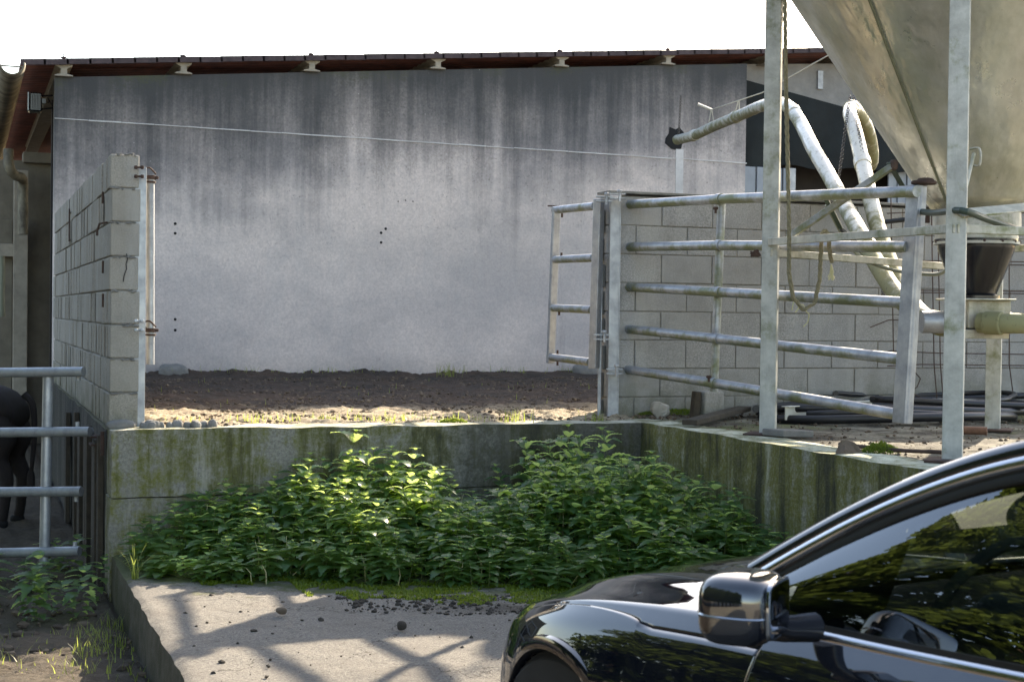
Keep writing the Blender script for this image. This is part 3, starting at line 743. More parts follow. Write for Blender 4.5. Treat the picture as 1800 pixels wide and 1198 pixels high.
mb.add(vs, [(i*n+k, i*n+(k+1) % n, (i+1)*n+(k+1) % n, (i+1)*n+k) for i in range(len(prof)-1) for k in range(n)])
mb.build('cone', 'silo_metal', si, smooth=True, solid=.006, angle=60)
# seam of the cone facing the camera-left
def conept(ang, z, off=.004):
    r_ = Rc(z)+off; return Vector((SX+r_*math.cos(ang), SY+r_*math.sin(ang), z))
a_ = R(205)
for ang in (R(196), R(316), R(76)):
    mb = MB(); mb.tube([conept(ang, z, .003) for z in np.linspace(ztip, 2.0, 20)], .008, 6); mb.build('seam', 'seam_green', si, smooth=True)
mb = MB(); mb.tube(bez([conept(R(196), 1.80), conept(R(193.5), 1.80, .03), conept(R(192.5), 1.77, .04), conept(R(193), 1.735, .03), conept(R(196), 1.725)], 5), .005, 6); mb.build('ring_handle', 'galv_post', si)
RU = Rc(2.02)
mb = MB(); prof = [(RU+.012*math.sin(i*math.pi/3), 2.02+i*.0333) for i in range(90)]+[(RU-.1, 5.1), (.3, 5.7), (0, 5.75)]
mb.lathe([(RU+.02, 2.0), (RU+.02, 2.03)]+prof, (SX, SY, 0), 72); mb.build('body', 'silo_upper', si, smooth=True, angle=60)
# collar and boot
mb = MB(); mb.lathe([(.235, .66), (.24, .50), (.225, .495), (.225, .44), (.235, .44), (.235, .425)], (SX, SY, 0), 48); mb.build('collar', 'silo_beam', si, smooth=True)
mb = MB(); mb.lathe([(.228, .455), (.228, .425), (.210, .423), (.210, .40), (.112, .14), (.135, .14), (.135, .125), (.10, .125)], (SX, SY, 0), 48); boot = mb.build('boot', 'black_plastic', si, smooth=True)
for k in range(14):
    th = 2*math.pi*k/14+.2; mb = MB(); mb.sup((SX+.230*math.cos(th), SY+.230*math.sin(th), .44), (.009, .009, .009), .7, .7, 5, 8); mb.build('bolt', 'rust', boot)
mb = MB(); M20 = Matrix.Rotation(R(-18), 3, 'Z')
mb.box((SX, SY, .118), (.36, .30, .010), M20); mb.box(Vector((SX, SY, .035))+_r0*.05, (.24, .18, .155), M20); mb.box(Vector((SX, SY, -.075))+_r0*.03, (.26, .20, .05), M20)
mb.build('outlet_box', 'silo_beam', si, bevel=.006)
mb = MB(); mb.tube([Vector((SX, SY, -.012))+_r0*-.30, Vector((SX, SY, -.012))+_r0*.20], .062, 20)
mb.build('outlet_collar', 'galv_post', si, smooth=True)
# ring beams between the legs and cone struts
tops = [Vector((q.x, q.y, 0)) for q in legp]
hb = .445
def bm(a, b, w_=.03, h_=.042, name='cross_beam', mat='silo_beam', roll=0): mb = MB(); mb.beam(a, b, w_, h_, roll); return mb.build(name, mat, si, bevel=.003)
Z3 = Vector((0, 0, 1))
for i, j, z_ in ((0, 1, hb), (1, 3, hb), (2, 3, hb), (0, 2, hb-.06)): bm(tops[i]+Z3*z_, tops[j]+Z3*(z_ if j != 2 else hb-.13))
bm(atZ(1385, 418, 8.65), atZ(1570, 291, 8.2), .035, .035, 'strut', 'galv_gate')
bm(tops[2]+Z3*.42, conept(R(60), 1.1), .035, .035, 'strut', 'galv_gate'); bm(tops[3]+Z3*.42, conept(R(-40), 1.0), .035, .035, 'strut', 'galv_gate')
bm(atZ(1562, 286, 8.2), atZ(1588, 330, 8.3), .03, .012, 'strut', 'hose_green')
bm(atZ(1452, 350, 8.7), atZ(1478, 402, 8.9), .03, .012, 'strut', 'hose_green'); bm(atZ(1478, 402, 8.9), atZ(1520, 440, 9.0), .02, .02, 'strut', 'black_rubber')
mb = MB(); mb.sup(atZ(1571, 290, 8.2), (.022, .022, .03), .7, .7, 8, 10); mb.build('bolt_head', 'rebar', si)
bm(tops[1]+Z3*hb+Vector((0, 0, .07)), Vector((SX, SY, .66))+_r0*.6-_f*.25, .09, .012, 'strap', 'silo_beam', .4)
mb = MB(); mb.tube(bez([atZ(1596, 368, 8.05), atZ(1640, 374, 7.6), atZ(1690, 370, 7.12), atZ(1740, 387, 7.3), atZ(1810, 410, 7.6), atZ(1880, 425, 7.8)], 6), .017, 10); mb.build('strap_hose', 'hose_green', si, smooth=True)
mb = MB(); mb.tube([atZ(1556, 390, 8.3), atZ(1597, 385, 8.3)], .014, 10); mb.build('lever', 'black_rubber', si, smooth=True)
mb = MB(); mb.beam(atZ(1596, 384, 8.3), atZ(1634, 384, 8.3), .02, .05); mb.build('lever_plate', 'rust', si, bevel=.003)
mb = MB(); mb.tube([atZ(1712, 270, 7.55), atZ(1694, 345, 7.45)], .010, 8); mb.tube(bez([atZ(1705, 262, 7.55), atZ(1722, 262, 7.5), atZ(1722, 290, 7.5), atZ(1706, 290, 7.55)], 4), .006, 6); mb.build('inspection_hatch', 'silo_beam', si, smooth=True)
mb = MB(); mb.tube(bez([atZ(1452, 360, 8.9), atZ(1500, 440, 9.0), atZ(1560, 472, 8.9), atZ(1640, 482, 8.6), atZ(1668, 472, 8.3)], 6), .011, 8)
o = mb.build('hose', 'hose_pale', smooth=True); tag(o, 'thin pale hose sagging from the silo strut to the leg above the pipes', 'hose')

# ================================================================= FEED PIPES
def pipe(pts, joints, name, lab, r=.056, n=7, mat='feed_pipe'):
    e = empty(name, atZ(*pts[0]), label=lab, cat='pipe')
    P = bez([atZ(*p) for p in pts], n); mb = MB(); mb.tube(P, r, 20, False); mb.build('tube', mat, e, smooth=True)
    for j in joints:
        k = int(j*(len(P)-2)); d = (P[k+1]-P[k]).normalized(); mb = MB(); mb.tube([P[k]-d*.05, P[k]-d*.045, P[k]+d*.045, P[k]+d*.05], [r+.002, r+.008, r+.008, r+.002], 20); mb.build('joint', mat, e, smooth=True)
    return e, P
pA = [(1664, 567, 8.33), (1640, 564, 8.42), (1610, 550, 8.6), (1575, 515, 8.95), (1545, 470, 9.3), (1515, 415, 9.8), (1487, 365, 10.4), (1458, 310, 11.0), (1430, 262, 11.5), (1408, 218, 12.1), (1390, 192, 12.5), (1370, 181, 13.0), (1340, 186, 13.8), (1300, 203, 14.8), (1255, 222, 15.8), (1220, 238, 16.4), (1190, 246, 16.95)]
eA, PA = pipe(pA, (.05, .30, .62, .83, .95), 'feed_pipe', 'algae-stained feed pipe bending from the silo into the hole in the big wall')
pB = [(1668, 574, 8.4), (1640, 566, 8.7), (1612, 545, 9.0), (1585, 505, 9.4), (1562, 455, 9.8), (1543, 400, 10.2), (1530, 350, 10.5), (1518, 295, 10.9), (1504, 235, 11.3), (1494, 198, 11.7), (1501, 190, 12.3), (1520, 215, 12.9), (1531, 250, 13.3), (1533, 285, 13.6), (1520, 300, 14.5)]
eB, PB = pipe(pB, (.05, .52, .7), 'feed_pipe', 'feed pipe hanging on chains under the cone, steeper and further right than its neighbour')
eC, PC = pipe([(1722, 567, 8.2), (1770, 568, 8.1), (1850, 569, 8.2), (2000, 575, 8.5)], (.2,), 'feed_pipe', 'short level stretch of cream feed pipe leaving the silo outlet at the right edge')
def chain(a, b, name, lab, n=40, link=.018, sag=0.):
    mb = MB(); d = (b-a); 
    for i in range(n):
        t0, t1 = i/n, (i+1.25)/n
        p = a+d*t0+Vector((0, 0, -sag*4*t0*(1-t0))); q = a+d*min(1, t1)+Vector((0, 0, -sag*4*t1*(1-t1)))
        s = Vector((.011, 0, 0)) if i % 2 else Vector((0, .011, 0))
        mb.tube([p, p.lerp(q, .2)+s, p.lerp(q, .8)+s, q, p.lerp(q, .8)-s, p.lerp(q, .2)-s, p], .0032, 5)
    tag(mb.build(name, 'chain_steel'), lab, 'chain')
chain(atZ(1494, 168, 11.6), atZ(1472, 330, 10.9), 'chain', 'rusty chain carrying the left feed pipe, hanging left of the steeper pipe', 46)
chain(atZ(1500, 168, 11.6), atZ(1527, 335, 10.6), 'chain', 'rusty chain running down the right side of the steeper feed pipe', 46)
chain(atZ(1197, 168, 16.5), atZ(1193, 236, 16.5), 'chain', 'thin chain holding the feed pipe up at the hole in the big wall', 26)
chain(atZ(1555, 470, 9.2), atZ(1552, 520, 9.2), 'chain', 'short loop of rusty chain wrapped round both feed pipes at their lower bend', 14)
# electric fence wire and insulator
fw = empty('fence_wire', atZ(1250, 190, 15.6), label='thin fence wire with white insulator strung above the left feed pipe', cat='wire')
mb = MB(); mb.tube([atZ(1250, 193, 15.6), atZ(1340, 163, 14.5), atZ(1455, 98, 13)], .006, 5); mb.build('wire', 'twine', fw)
mb = MB(); mb.tube([atZ(1227, 183, 15.6), atZ(1251, 193, 15.6)], .013, 8); mb.build('insulator', 'white_pvc', fw)
mb = MB()
for a, b in (((1250, 193), (1246, 215)), ((1251, 193), (1254, 212)), ((1298, 176), (1293, 195)), ((1299, 176), (1300, 198))): mb.tube([atZ(a[0], a[1], 15.4), atZ(b[0], b[1], 15.4)], .006, 5)
mb.build('tie', 'twine', fw)
# rope
ro = empty('rope', atZ(1449, 405, 8.35), label='old twisted rope beside the left silo leg, looped over the beam, end frayed', cat='rope')
def twisted(pts, r, name, mat, par, tw=40):
    P = bez(pts, 10); mb = MB(); L = 0
    for s in range(3):
        q = []; L = 0
        for i, p in enumerate(P):
            if i: L += (P[i]-P[i-1]).length
            th = L*tw+s*2.094; q.append(p+(_r0*math.cos(th)+_f*math.sin(th))*r*.5)
        mb.tube(q, r*.55, 6)
    return mb.build(name, mat, par, smooth=True)
def dens(pts, k=6):
    return [a.lerp(b, i/k) for a, b in zip(pts, pts[1:]) for i in range(k)]+[pts[-1]]
rp = [(1379, -120, 8.3), (1380, 0, 8.3), (1381, 130, 8.3), (1384, 260, 8.3), (1387, 400, 8.3), (1387, 480, 8.3), (1394, 522, 8.3), (1412, 545, 8.3), (1432, 532, 8.3), (1441, 490, 8.3), (1443, 440, 8.3), (1444, 412, 8.3), (1450, 404, 8.3), (1456, 412, 8.3), (1458, 438, 8.3), (1462, 462, 8.3)]
twisted(dens([atZ(*p) for p in rp], 3), .0125, 'strand', 'rope', ro)
mb = MB()
for k in range(16): mb.tube([atZ(1461, 464, 8.3), atZ(1462+random.uniform(-3, 3), 478, 8.3), atZ(1462+random.uniform(-7, 7), 490+random.uniform(-3, 3), 8.3)], .003, 4)
mb.build('frayed_end', 'straw_tassel', ro)
mb = MB(); mb.tube(bez([atZ(*p, 8.3) for p in ((1392, 545), (1396, 530), (1404, 540), (1398, 549), (1410, 535), (1418, 548), (1422, 552), (1420, 565), (1412, 574))], 5), .0035, 5); mb.build('twine_tangle', 'straw_tassel', ro)
# rust chain lump on leg
mb = MB()
for k in range(7): mb.tube(bez([atZ(1328+random.uniform(-9, 9), 444+random.uniform(-5, 7), 8.55) for _ in range(4)], 4), .006, 5)
tag(mb.build('rusty_wire', 'rust'), 'bundle of rusty wire tied round the left silo leg at gate rail height', 'wire')
# rebar mesh panel leaning on the block wall
rm = MB(); v_ = 9.30
def ln(pts, r=.0045): rm.tube([onv(px, py, v_) for px, py in pts], r, 5)
for x0 in (1566, 1637, 1648, 1772): ln([(x0, 345), (x0+2, 470), (x0+(5 if x0 < 1700 else 2), 640), (x0+10, 700 if x0 > 1600 else 622)])
for yy in (372, 458, 464, 510, 514, 640): ln([(1560, yy+3), (1620, yy), (1700, yy+1), (1800, yy+2), (1900, yy+4)])
ln([(1530, 575), (1562, 562), (1640, 563)]); ln([(1540, 624), (1566, 616), (1640, 620), (1900, 624)]); ln([(1605, 650), (1618, 665), (1612, 680), (1600, 688), (1640, 712), (1660, 730)])
tag(rm.build('wire_mesh', 'rebar'), 'rusty reinforcing mesh of thin bars standing against the block wall behind the silo', 'wire mesh')

# ================================================================= CLUTTER ON THE SLAB
def ring(c, rx, ry, z, r, a0, a1, lab, mat='black_rubber', n=40, wob=.04):
    pts = [(c[0]+(rx+wob*fbm(k*.3, z*9))*math.cos(a), c[1]+(ry+wob*fbm(k*.3, z*5+3))*math.sin(a), z+r+.02*math.sin(a*2+z*30)) for k, a in enumerate(np.linspace(a0, a1, n))]
    mb = MB(); mb.tube(pts, r, 12); o = mb.build('hose', mat, smooth=True); tag(o, lab, 'hose', 'black hoses coiled on the slab')
cx = onz(1560, 735, YZ)
ring((cx.x, cx.y), .95, .62, YZ+.005, .030, -3.3, 2.6, 'widest coil of black hose lying lowest on the slab below the gate end')
ring((cx.x+.2, cx.y+.12), 1.15, .55, YZ+.05, .026, -3.0, 3.1, 'black hose coil lying on top of the pile behind the gate end stile')
ring((cx.x+1.0, cx.y+.1), 1.1, .48, YZ+.09, .024, -3.1, 2.2, 'black hose coil reaching furthest right towards the rear silo leg')
ring((cx.x-.1, cx.y-.08), .72, .42, YZ+.035, .022, -2.8, 1.9, 'smallest inner coil of black hose in the pile')
ring((cx.x+.5, cx.y+.25), .7, .45, YZ+.12, .018, -2.6, 2.9, 'thin black hose coil lying topmost near the block wall')
def slabobj(name, lab, cat, mat, fn, **k): mb = MB(); fn(mb); return tag(mb.build(name, mat, **k), lab, cat)
def S(px, py, dz=0.): p = onz(px, py, YZ); return Vector((p.x, p.y, YZ+dz))
slabobj('steel_channel', 'white painted steel channel lying on the slab inside the hose coils', 'channel', 'white_pvc', lambda m: (m.beam(S(1380, 742, .06), S(1620, 722, .06), .008, .09), m.beam(S(1380, 742, .104), S(1620, 722, .104), .06, .006)), bevel=.002)
slabobj('steel_channel', 'second white channel further right, behind the front silo leg', 'channel', 'white_pvc', lambda m: (m.beam(S(1600, 722, .06), S(1760, 728, .06), .008, .08), m.beam(S(1600, 722, .10), S(1760, 728, .10), .06, .006)), bevel=.002)
def corr_pipe(a, b, r, mb, n=60): mb.tube([a.lerp(b, i/n) for i in range(n+1)], [r*(1+.07*(i % 2)) for i in range(n+1)], 14)
slabobj('orange_pipe', 'orange corrugated pipe piece lying on the slab right of the front silo leg', 'pipe', 'orange_pipe', lambda m: corr_pipe(S(1684, 764, .03), S(1735, 766, .03), .024, m), smooth=True)
slabobj('orange_pipe', 'bent orange pipe offcut among the hoses under the gate end', 'pipe', 'orange_pipe', lambda m: m.tube(bez([S(1580, 745, .03), S(1545, 742, .04), S(1530, 738, .04), S(1545, 733, .04), S(1570, 735, .03)], 6), .024, 12), smooth=True)
def plank(m): m.beam(S(1212, 752, .035), S(1308, 730, .05), .10, .035)
slabobj('plank', 'rotten dark plank lying on the mossy slab at the foot of the block wall', 'plank', 'wood', plank, bevel=.006)
slabobj('broken_block', 'mossy broken concrete block standing upright by the foot of the block wall', 'block', 'block_grey', lambda m: (m.box(S(1246, 734, .09), (.17, .12, .19), Matrix.Rotation(.2, 3, 'Z')),), bevel=.012)
slabobj('timber_stub', 'short rotten mossy timber stub left of the broken block', 'timber', 'wood', lambda m: (m.box(S(1222, 735, .09), (.05, .06, .19), Matrix.Rotation(.1, 3, 'Y')),), bevel=.008)
def rock(p, r, amp=.25, seed=0, n=10, m=14):
    mb = MB(); mb.sup(p, r, .8, .8, n, m); mb.v = [tuple(Vector(v)+Vector((mnoise.noise(Vector(v)*14+Vector((seed, 0, 0))), mnoise.noise(Vector(v)*14+Vector((0, seed, 4))), mnoise.noise(Vector(v)*14+Vector((7, 0, seed)))))*amp*r[0]) for v in mb.v]; return mb
tag(rock(S(1162, 731, .04), (.07, .05, .055), .5, 2).build('stone', 'stone', bevel=0), 'pale angular stone on the slab right of the gate post', 'stone')
tag(rock(S(1490, 797, .02), (.075, .05, .035), .6, 5).build('stone', 'clod'), 'brown crumbly lump on the slab edge above the nettles', 'stone')
slabobj('broken_tile', 'flat grey broken slab piece at the foot of the left silo leg', 'tile', 'gritty', lambda m: m.box(S(1385, 768, .025), (.26, .17, .04), Matrix.Rotation(.3, 3, 'Z') @ Matrix.Rotation(.05, 3, 'Y')), bevel=.008)
slabobj('iron_rod', 'long rusty rod lying along the slab edge beside the moss cushion', 'rod', 'rebar', lambda m: m.tube([S(1475, 790, .03), S(1560, 797, .02), S(1655, 801, .02)], .011, 8), smooth=True)

# ================================================================= GROUND LITTER AND PLANTS
def blades(pts, hmin, hmax, wd, lean=.5, seg=3):
    V = []; F = []
    for (x, y, z, s) in pts:
        h = random.uniform(hmin, hmax)*s; a = random.uniform(0, 6.283); l = random.uniform(.05, lean)*h; w_ = wd*random.uniform(.7, 1.3)
        ca, sa = math.cos(a), math.sin(a); o = len(V)
        for k in range(seg):
            t_ = k/seg; ww = w_*(1-t_*.8)/2; bx, by = x+ca*l*t_*t_, y+sa*l*t_*t_
            V += [(bx-sa*ww, by+ca*ww, z+h*t_*(1-.15*t_)), (bx+sa*ww, by-ca*ww, z+h*t_*(1-.15*t_))]
        V.append((x+ca*l, y+sa*l, z+h*.86))
        for k in range(seg-1): F.append((o+2*k, o+2*k+1, o+2*k+3, o+2*k+2))
        F.append((o+2*seg-2, o+2*seg-1, o+2*seg))
    m = MB(); m.v, m.f = V, F; return m
def tuft(px, py, z, n, rad, s=1.): 
    p = onz(px, py, z); return [(p.x+random.gauss(0, rad), p.y+random.gauss(0, rad), z-.02, s) for _ in range(n)]
pts = []
for px, py, n, r_, s in ((330, 738, 20, .10, .7), (436, 738, 40, .10, .9), (290, 720, 10, .1, .6), (560, 738, 30, .16, .8), (632, 738, 50, .14, .9), (722, 738, 45, .12, 1.), (784, 734, 30, .12, .9), (908, 740, 34, .05, 1.4), (510, 736, 40, .14, .9), (850, 738, 20, .08, .8), (1046, 738, 30, .04, 1.1)): pts += tuft(px, py, YZ, n, r_, s)
for _ in range(70):
    u = random.uniform(1.2, 7.5); pts += [(u+random.gauss(0, .05), 15.82+random.uniform(-.15, .05), YZ+.03, random.uniform(.6, 1.6)) for _ in range(random.choice((2, 3, 9)))]
pts += tuft(785, 662, YZ, 40, .05, 2.6)
for _ in range(60):
    pts.append((random.uniform(1.2, 6), random.uniform(9.1, 15), YZ, random.uniform(.5, .9)))
tag(blades(pts, .04, .10, .006).build('grass', 'grass_blade'), 'thin pale grass tufts sprouting along the sunny yard edge', 'grass', kind='stuff')
# lower left weeds and grass
pts = []
for _ in range(900):
    u, v = random.uniform(-.6, .78), random.uniform(5.2, 7.9)
    if fbm(u*2.2, v*2.2, 7)+.5*(u+.1) > .12: pts.append((u, v, GZ-.01, random.uniform(.4, 1.2)))
for px, py in ((160, 1150), (190, 1130), (140, 1185), (210, 1100), (150, 1120)): pts += tuft(px, py, GZ, 50, .05, 1.6)
tag(blades(pts, .025, .085, .006, .7).build('grass', 'grass_blade'), 'patchy short grass and weeds beside the concrete pad edge', 'grass', kind='stuff')
# moss
pts = []
for _ in range(170000):
    u, v = random.uniform(.9, 4.1), random.uniform(6.4, 8.3)
    e = v-float(np.interp(u, (.75, 1.0, 1.8, 2.8, 3.5, 4.1), (8.15, 7.85, 7.5, 7.05, 6.65, 6.3)))+.22*fbm(u*2.1, v*2.1, 4)
    if -.46+(.38 if u < 1.6 else 0) < e < .12 and fbm(u*5, v*5, 9) > -.16 and u > 1.15: pts.append((u, v, padz(v)-.003, random.uniform(.4, 1)))
tag(blades(pts, .010, .034, .010, .9, 2).build('moss', 'moss'), 'bright moss fringe on the concrete pad in front of the nettles', 'moss', kind='stuff')
def cushion(c, rx, ry, rz, n, name, lab):
    pts = []
    mbx = MB()
    for _ in range(n):
        a, q = random.uniform(0, 6.283), math.sqrt(random.random()); x, y = q*math.cos(a)*rx, q*math.sin(a)*ry
        pts.append((c.x+x, c.y+y, c.z+rz*(1-q*q)*(1+.4*fbm(x*30, y*30)), 1))
    tag(blades(pts, .010, .022, .006, .8, 2).build(name, 'moss'), lab, 'moss', kind='stuff')
cushion(S(1548, 796), .11, .07, .045, 1500, 'moss_cushion', 'round bright green moss cushion on the slab edge')
cushion(S(1180, 728), .26, .09, .03, 2200, 'moss_cushion', 'dark moss cushion at the foot of the block wall by the pale stone')
cushion(S(795, 743), .10, .04, .02, 700, 'moss_cushion', 'small moss patch on the top edge of the retaining wall')
# clods, stones
def clods(n, fn, smin, smax, mat, name, lab):
    V = []; F = []
    ico = [(0, 0, 1), (.89, 0, .45), (.28, .85, .45), (-.72, .53, .45), (-.72, -.53, .45), (.28, -.85, .45), (.72, .53, -.45), (-.28, .85, -.45), (-.89, 0, -.45), (-.28, -.85, -.45), (.72, -.53, -.45), (0, 0, -1)]
    fc = [(0, 1, 2), (0, 2, 3), (0, 3, 4), (0, 4, 5), (0, 5, 1), (1, 6, 2), (2, 7, 3), (3, 8, 4), (4, 9, 5), (5, 10, 1), (6, 7, 2), (7, 8, 3), (8, 9, 4), (9, 10, 5), (10, 6, 1), (11, 7, 6), (11, 8, 7), (11, 9, 8), (11, 10, 9), (11, 6, 10)]
    for _ in range(n):
        p = fn()
        if p is None: continue
        r_ = smin*(smax/smin)**(random.random()**2.2); o = len(V); a = random.uniform(0, 6.3)
        for q in ico:
            k = r_*random.uniform(.65, 1.25); V.append((p[0]+k*(q[0]*math.cos(a)-q[1]*math.sin(a)), p[1]+k*(q[0]*math.sin(a)+q[1]*math.cos(a)), p[2]+k*q[2]*.7))
        F += [tuple(i+o for i in f) for f in fc]
    m = MB(); m.v, m.f = V, F; tag(m.build(name, mat, smooth=False), lab, 'clods', kind='stuff')
clods(7500, lambda: (random.uniform(1.0, 6.5), 9.0+6.9*random.random()**1.2, YZ-.004), .004, .022, 'clod', 'soil_clods', 'crumbly soil clods scattered over the raised yard')
def padc():
    u, v = random.uniform(.9, 4.0), random.uniform(5.2, 8.2); e = abs(v+.42*u-7.72+.2*fbm(u*3, v*3))
    if e < .22 and u > 1.7 and random.random() < .8 or random.random() < .018: return (u, v, padz(v)+.003)
clods(15000, padc, .0025, .018, 'crumb', 'soil_clods', 'dark soil crumbs scattered over the concrete pad')
clods(2600, lambda: (random.uniform(-2.2, .78), random.uniform(4.5, 9.5), GZ+.0), .006, .04, 'clod', 'soil_clods', 'dark soil clods on the lower ground at the left')
clods(1500, lambda: (random.uniform(4.4, 8), random.uniform(5.5, 9.4), YZ), .004, .016, 'clod', 'soil_clods', 'dark crumbs and leaf litter on the slab under the silo')
mb = rock(Vector((1.03, 8.86, YZ+.02)), (.05, .04, .03), .5, 1)
for k in range(9): m2 = rock(Vector((.98+k*.05, 8.86+random.uniform(-.03, .03), YZ+.015)), (random.uniform(.02, .035),)*3, .5, k+3); mb.add(m2.v, m2.f)
tag(mb.build('rubble', 'gritty'), 'little row of rubble lumps on the wall top by the left gate post', 'rubble')
tag(rock(onz(497, 1083, padz(6.8))+Vector((0, 0, .02)), (.032, .022, .016), .7, 11).build('stone', 'clod'), 'dark flat stone lying in the sun on the concrete pad', 'stone')
tag(rock(onz(707, 1107, padz(6.4))+Vector((0, 0, .02)), (.022, .020, .020), .3, 12).build('stone', 'crumb'), 'round dark stone lying in shade on the concrete pad', 'stone')

# ---- nettles
def leaf(L, W, droop, fold=.25):
    """serrated heart-shaped leaf along +x from the origin"""
    n = 7; mid = []; lf = []; rt = []
    for i in range(n+1):
        t_ = i/n; x = L*t_; z = -droop*L*t_*t_+.10*L*math.sin(t_*3.14)
        wv = W*(math.sin(math.pi*min(1, t_)**.58)**.9)*(1-.35*t_)*.54
        mid.append((x, 0, z))
        for sgn, arr in ((1, lf), (-1, rt)):
            arr.append((x-(.10*L if i == 0 else 0)+.0, sgn*wv, z+fold*wv-(.0)))
            if i < n:
                tt = (i+.55)/n; w2 = W*(math.sin(math.pi*tt**.58)**.9)*(1-.35*tt)*.54*1.22+.005
                arr.append((L*tt+.035*L, sgn*w2, -droop*L*tt*tt+.10*L*math.sin(tt*3.14)+fold*w2))
    vs = mid+lf+rt; fs = []; a, b = len(mid), len(mid)+len(lf)
    for i in range(n):
        fs += [(i, i+1, a+2*i+2, a+2*i+1), (i, a+2*i+1, a+2*i), (i+1, i, b+2*i+1, b+2*i+2), (i, b+2*i, b+2*i+1)]
    return np.array(vs), fs
def rotm(az, pitch, roll):
    return np.array(Matrix.Rotation(az, 3, 'Z') @ Matrix.Rotation(pitch, 3, 'Y') @ Matrix.Rotation(roll, 3, 'X'))
def nettle(h, n_nodes, sc=1.):
    V = []; F = []; SV = []; SF = []
    ph = random.uniform(0, 6.28); lx, ly = random.uniform(-.12, .12), random.uniform(-.12, .12)
    def stem(t_): return np.array((lx*t_*t_*h, ly*t_*t_*h, h*t_))
    mb = MB(); mb.tube([stem(k/6) for k in range(7)], [.0035-.0022*k/6 for k in range(7)], 5)
    for i in range(n_nodes):
        t_ = .03+.97*(i/(n_nodes-1))**.95; u_ = i/(n_nodes-1)
        L = sc*random.choice((.85, 1, 1.15))*(.050+.067*math.sin(math.pi*min(1, (1.04-u_)**.75)))*random.uniform(.85, 1.15)
        if u_ > .93: L = .030*sc
        for k in range(2 if u_ < .93 else 4):
            az_ = ph+i*math.pi/2+k*(math.pi if u_ < .93 else math.pi/2)+random.uniform(-.25, .25)
            el = -(.1+.75*u_**2.)+random.uniform(-.2, .2) if u_ > .5 else random.uniform(-.05, .35)
            vs, fs = leaf(L, L*.56, random.uniform(.35, .8))
            pet = .35*L*(1-u_*.7); M_ = rotm(az_, el, random.uniform(-.25, .25)); o = len(V)
            vs = (vs+np.array((pet, 0, 0))) @ M_.T+stem(t_)
            V += vs.tolist(); F += [tuple(q+o for q in f) for f in fs]
            mb.tube([stem(t_), stem(t_)+M_ @ np.array((pet, 0, 0))], .0013, 3, False)
    return np.array(V), F, mb
protos = [nettle(.55, 10), nettle(.62, 11), nettle(.5, 9), nettle(.7, 12), nettle(.58, 10, 1.1), nettle(.45, 8, .9), nettle(.66, 11)]
def hfield(u, v):
    hb_ = np.interp(u, (.75, 1.1, 1.5, 2.0, 2.4, 2.7, 3.0, 3.4, 3.8, 4.12), (.20, .34, .45, .51, .50, .44, .48, .56, .50, .38))
    hb_ *= 1-.55*math.exp(-((u-2.95)/.24)**2)*(v > 7.95)
    vf = np.interp(u, (.75, 1.0, 1.8, 2.8, 3.5, 4.1), (8.15, 7.85, 7.5, 7.05, 6.65, 6.3))   # front edge of the bed
    d = v-vf
    return float(hb_*np.interp(d, (0, .35, .8, 1.2), (.26, .52, .82, 1.04))), d
NV = []; NF = []; off = 0; SV = []; SF = []; so = 0; cnt = 0; tries = 0
while cnt < 660 and tries < 8000:
    tries += 1
    u, v = random.uniform(.90, 4.1), random.uniform(6.4, 8.63)
    h, d = hfield(u, v)
    if d < 0 or (u < .84 and v < 8.2): continue
    h *= random.uniform(.82, 1.08)
    if random.random() < .06: h *= 1.14
    V_, F_, ms = protos[random.randrange(len(protos))]; s = h/.58; sxy = .62+.45*s
    a = random.uniform(0, 6.283); ca, sa = math.cos(a), math.sin(a)
    def tr(A): 
        A = np.asarray(A); X = A[:, 0]*ca-A[:, 1]*sa; Y = A[:, 0]*sa+A[:, 1]*ca
        return np.stack((X*sxy+u, np.minimum(Y*sxy+v, 8.735+.0*Y), A[:, 2]*s+padz(v)-.01), 1)
    W_ = tr(V_); W_[:, 0] = np.minimum(W_[:, 0], 4.13)
    NV.append(W_); NF += [tuple(q+off for q in f) for f in F_]; off += len(V_)
    SV.append(tr(ms.v)); SF += [tuple(q+so for q in f) for f in ms.f]; so += len(ms.v); cnt += 1
m = MB(); m.v = np.concatenate(NV).tolist(); m.f = NF
nb = m.build('nettles', 'nettle_leaf', smooth=True, angle=180); tag(nb, 'dense bed of green stinging nettles growing against the retaining wall', 'nettles', kind='stuff')
m = MB(); m.v = np.concatenate(SV).tolist(); m.f = SF; ns = m.build('stems', 'stem_green', nb)
m = MB()
for _ in range(70):
    u = random.uniform(1.1, 4.0); v = random.uniform(7.0, 8.6); h, d_ = hfield(u, v)
    if d_ < -.05: continue
    a_, l_ = random.uniform(0, 6.28), random.uniform(.02, .15); b_ = Vector((u, v, padz(v))); t2 = b_+Vector((l_*math.cos(a_), l_*math.sin(a_), h*random.uniform(.6, 1.0)))
    m.tube([b_, b_.lerp(t2, .5)+Vector((.01, 0, .01)), t2], [.003, .0025, .001], 4)
m.build('dry_stalks', 'straw_tassel', nb)
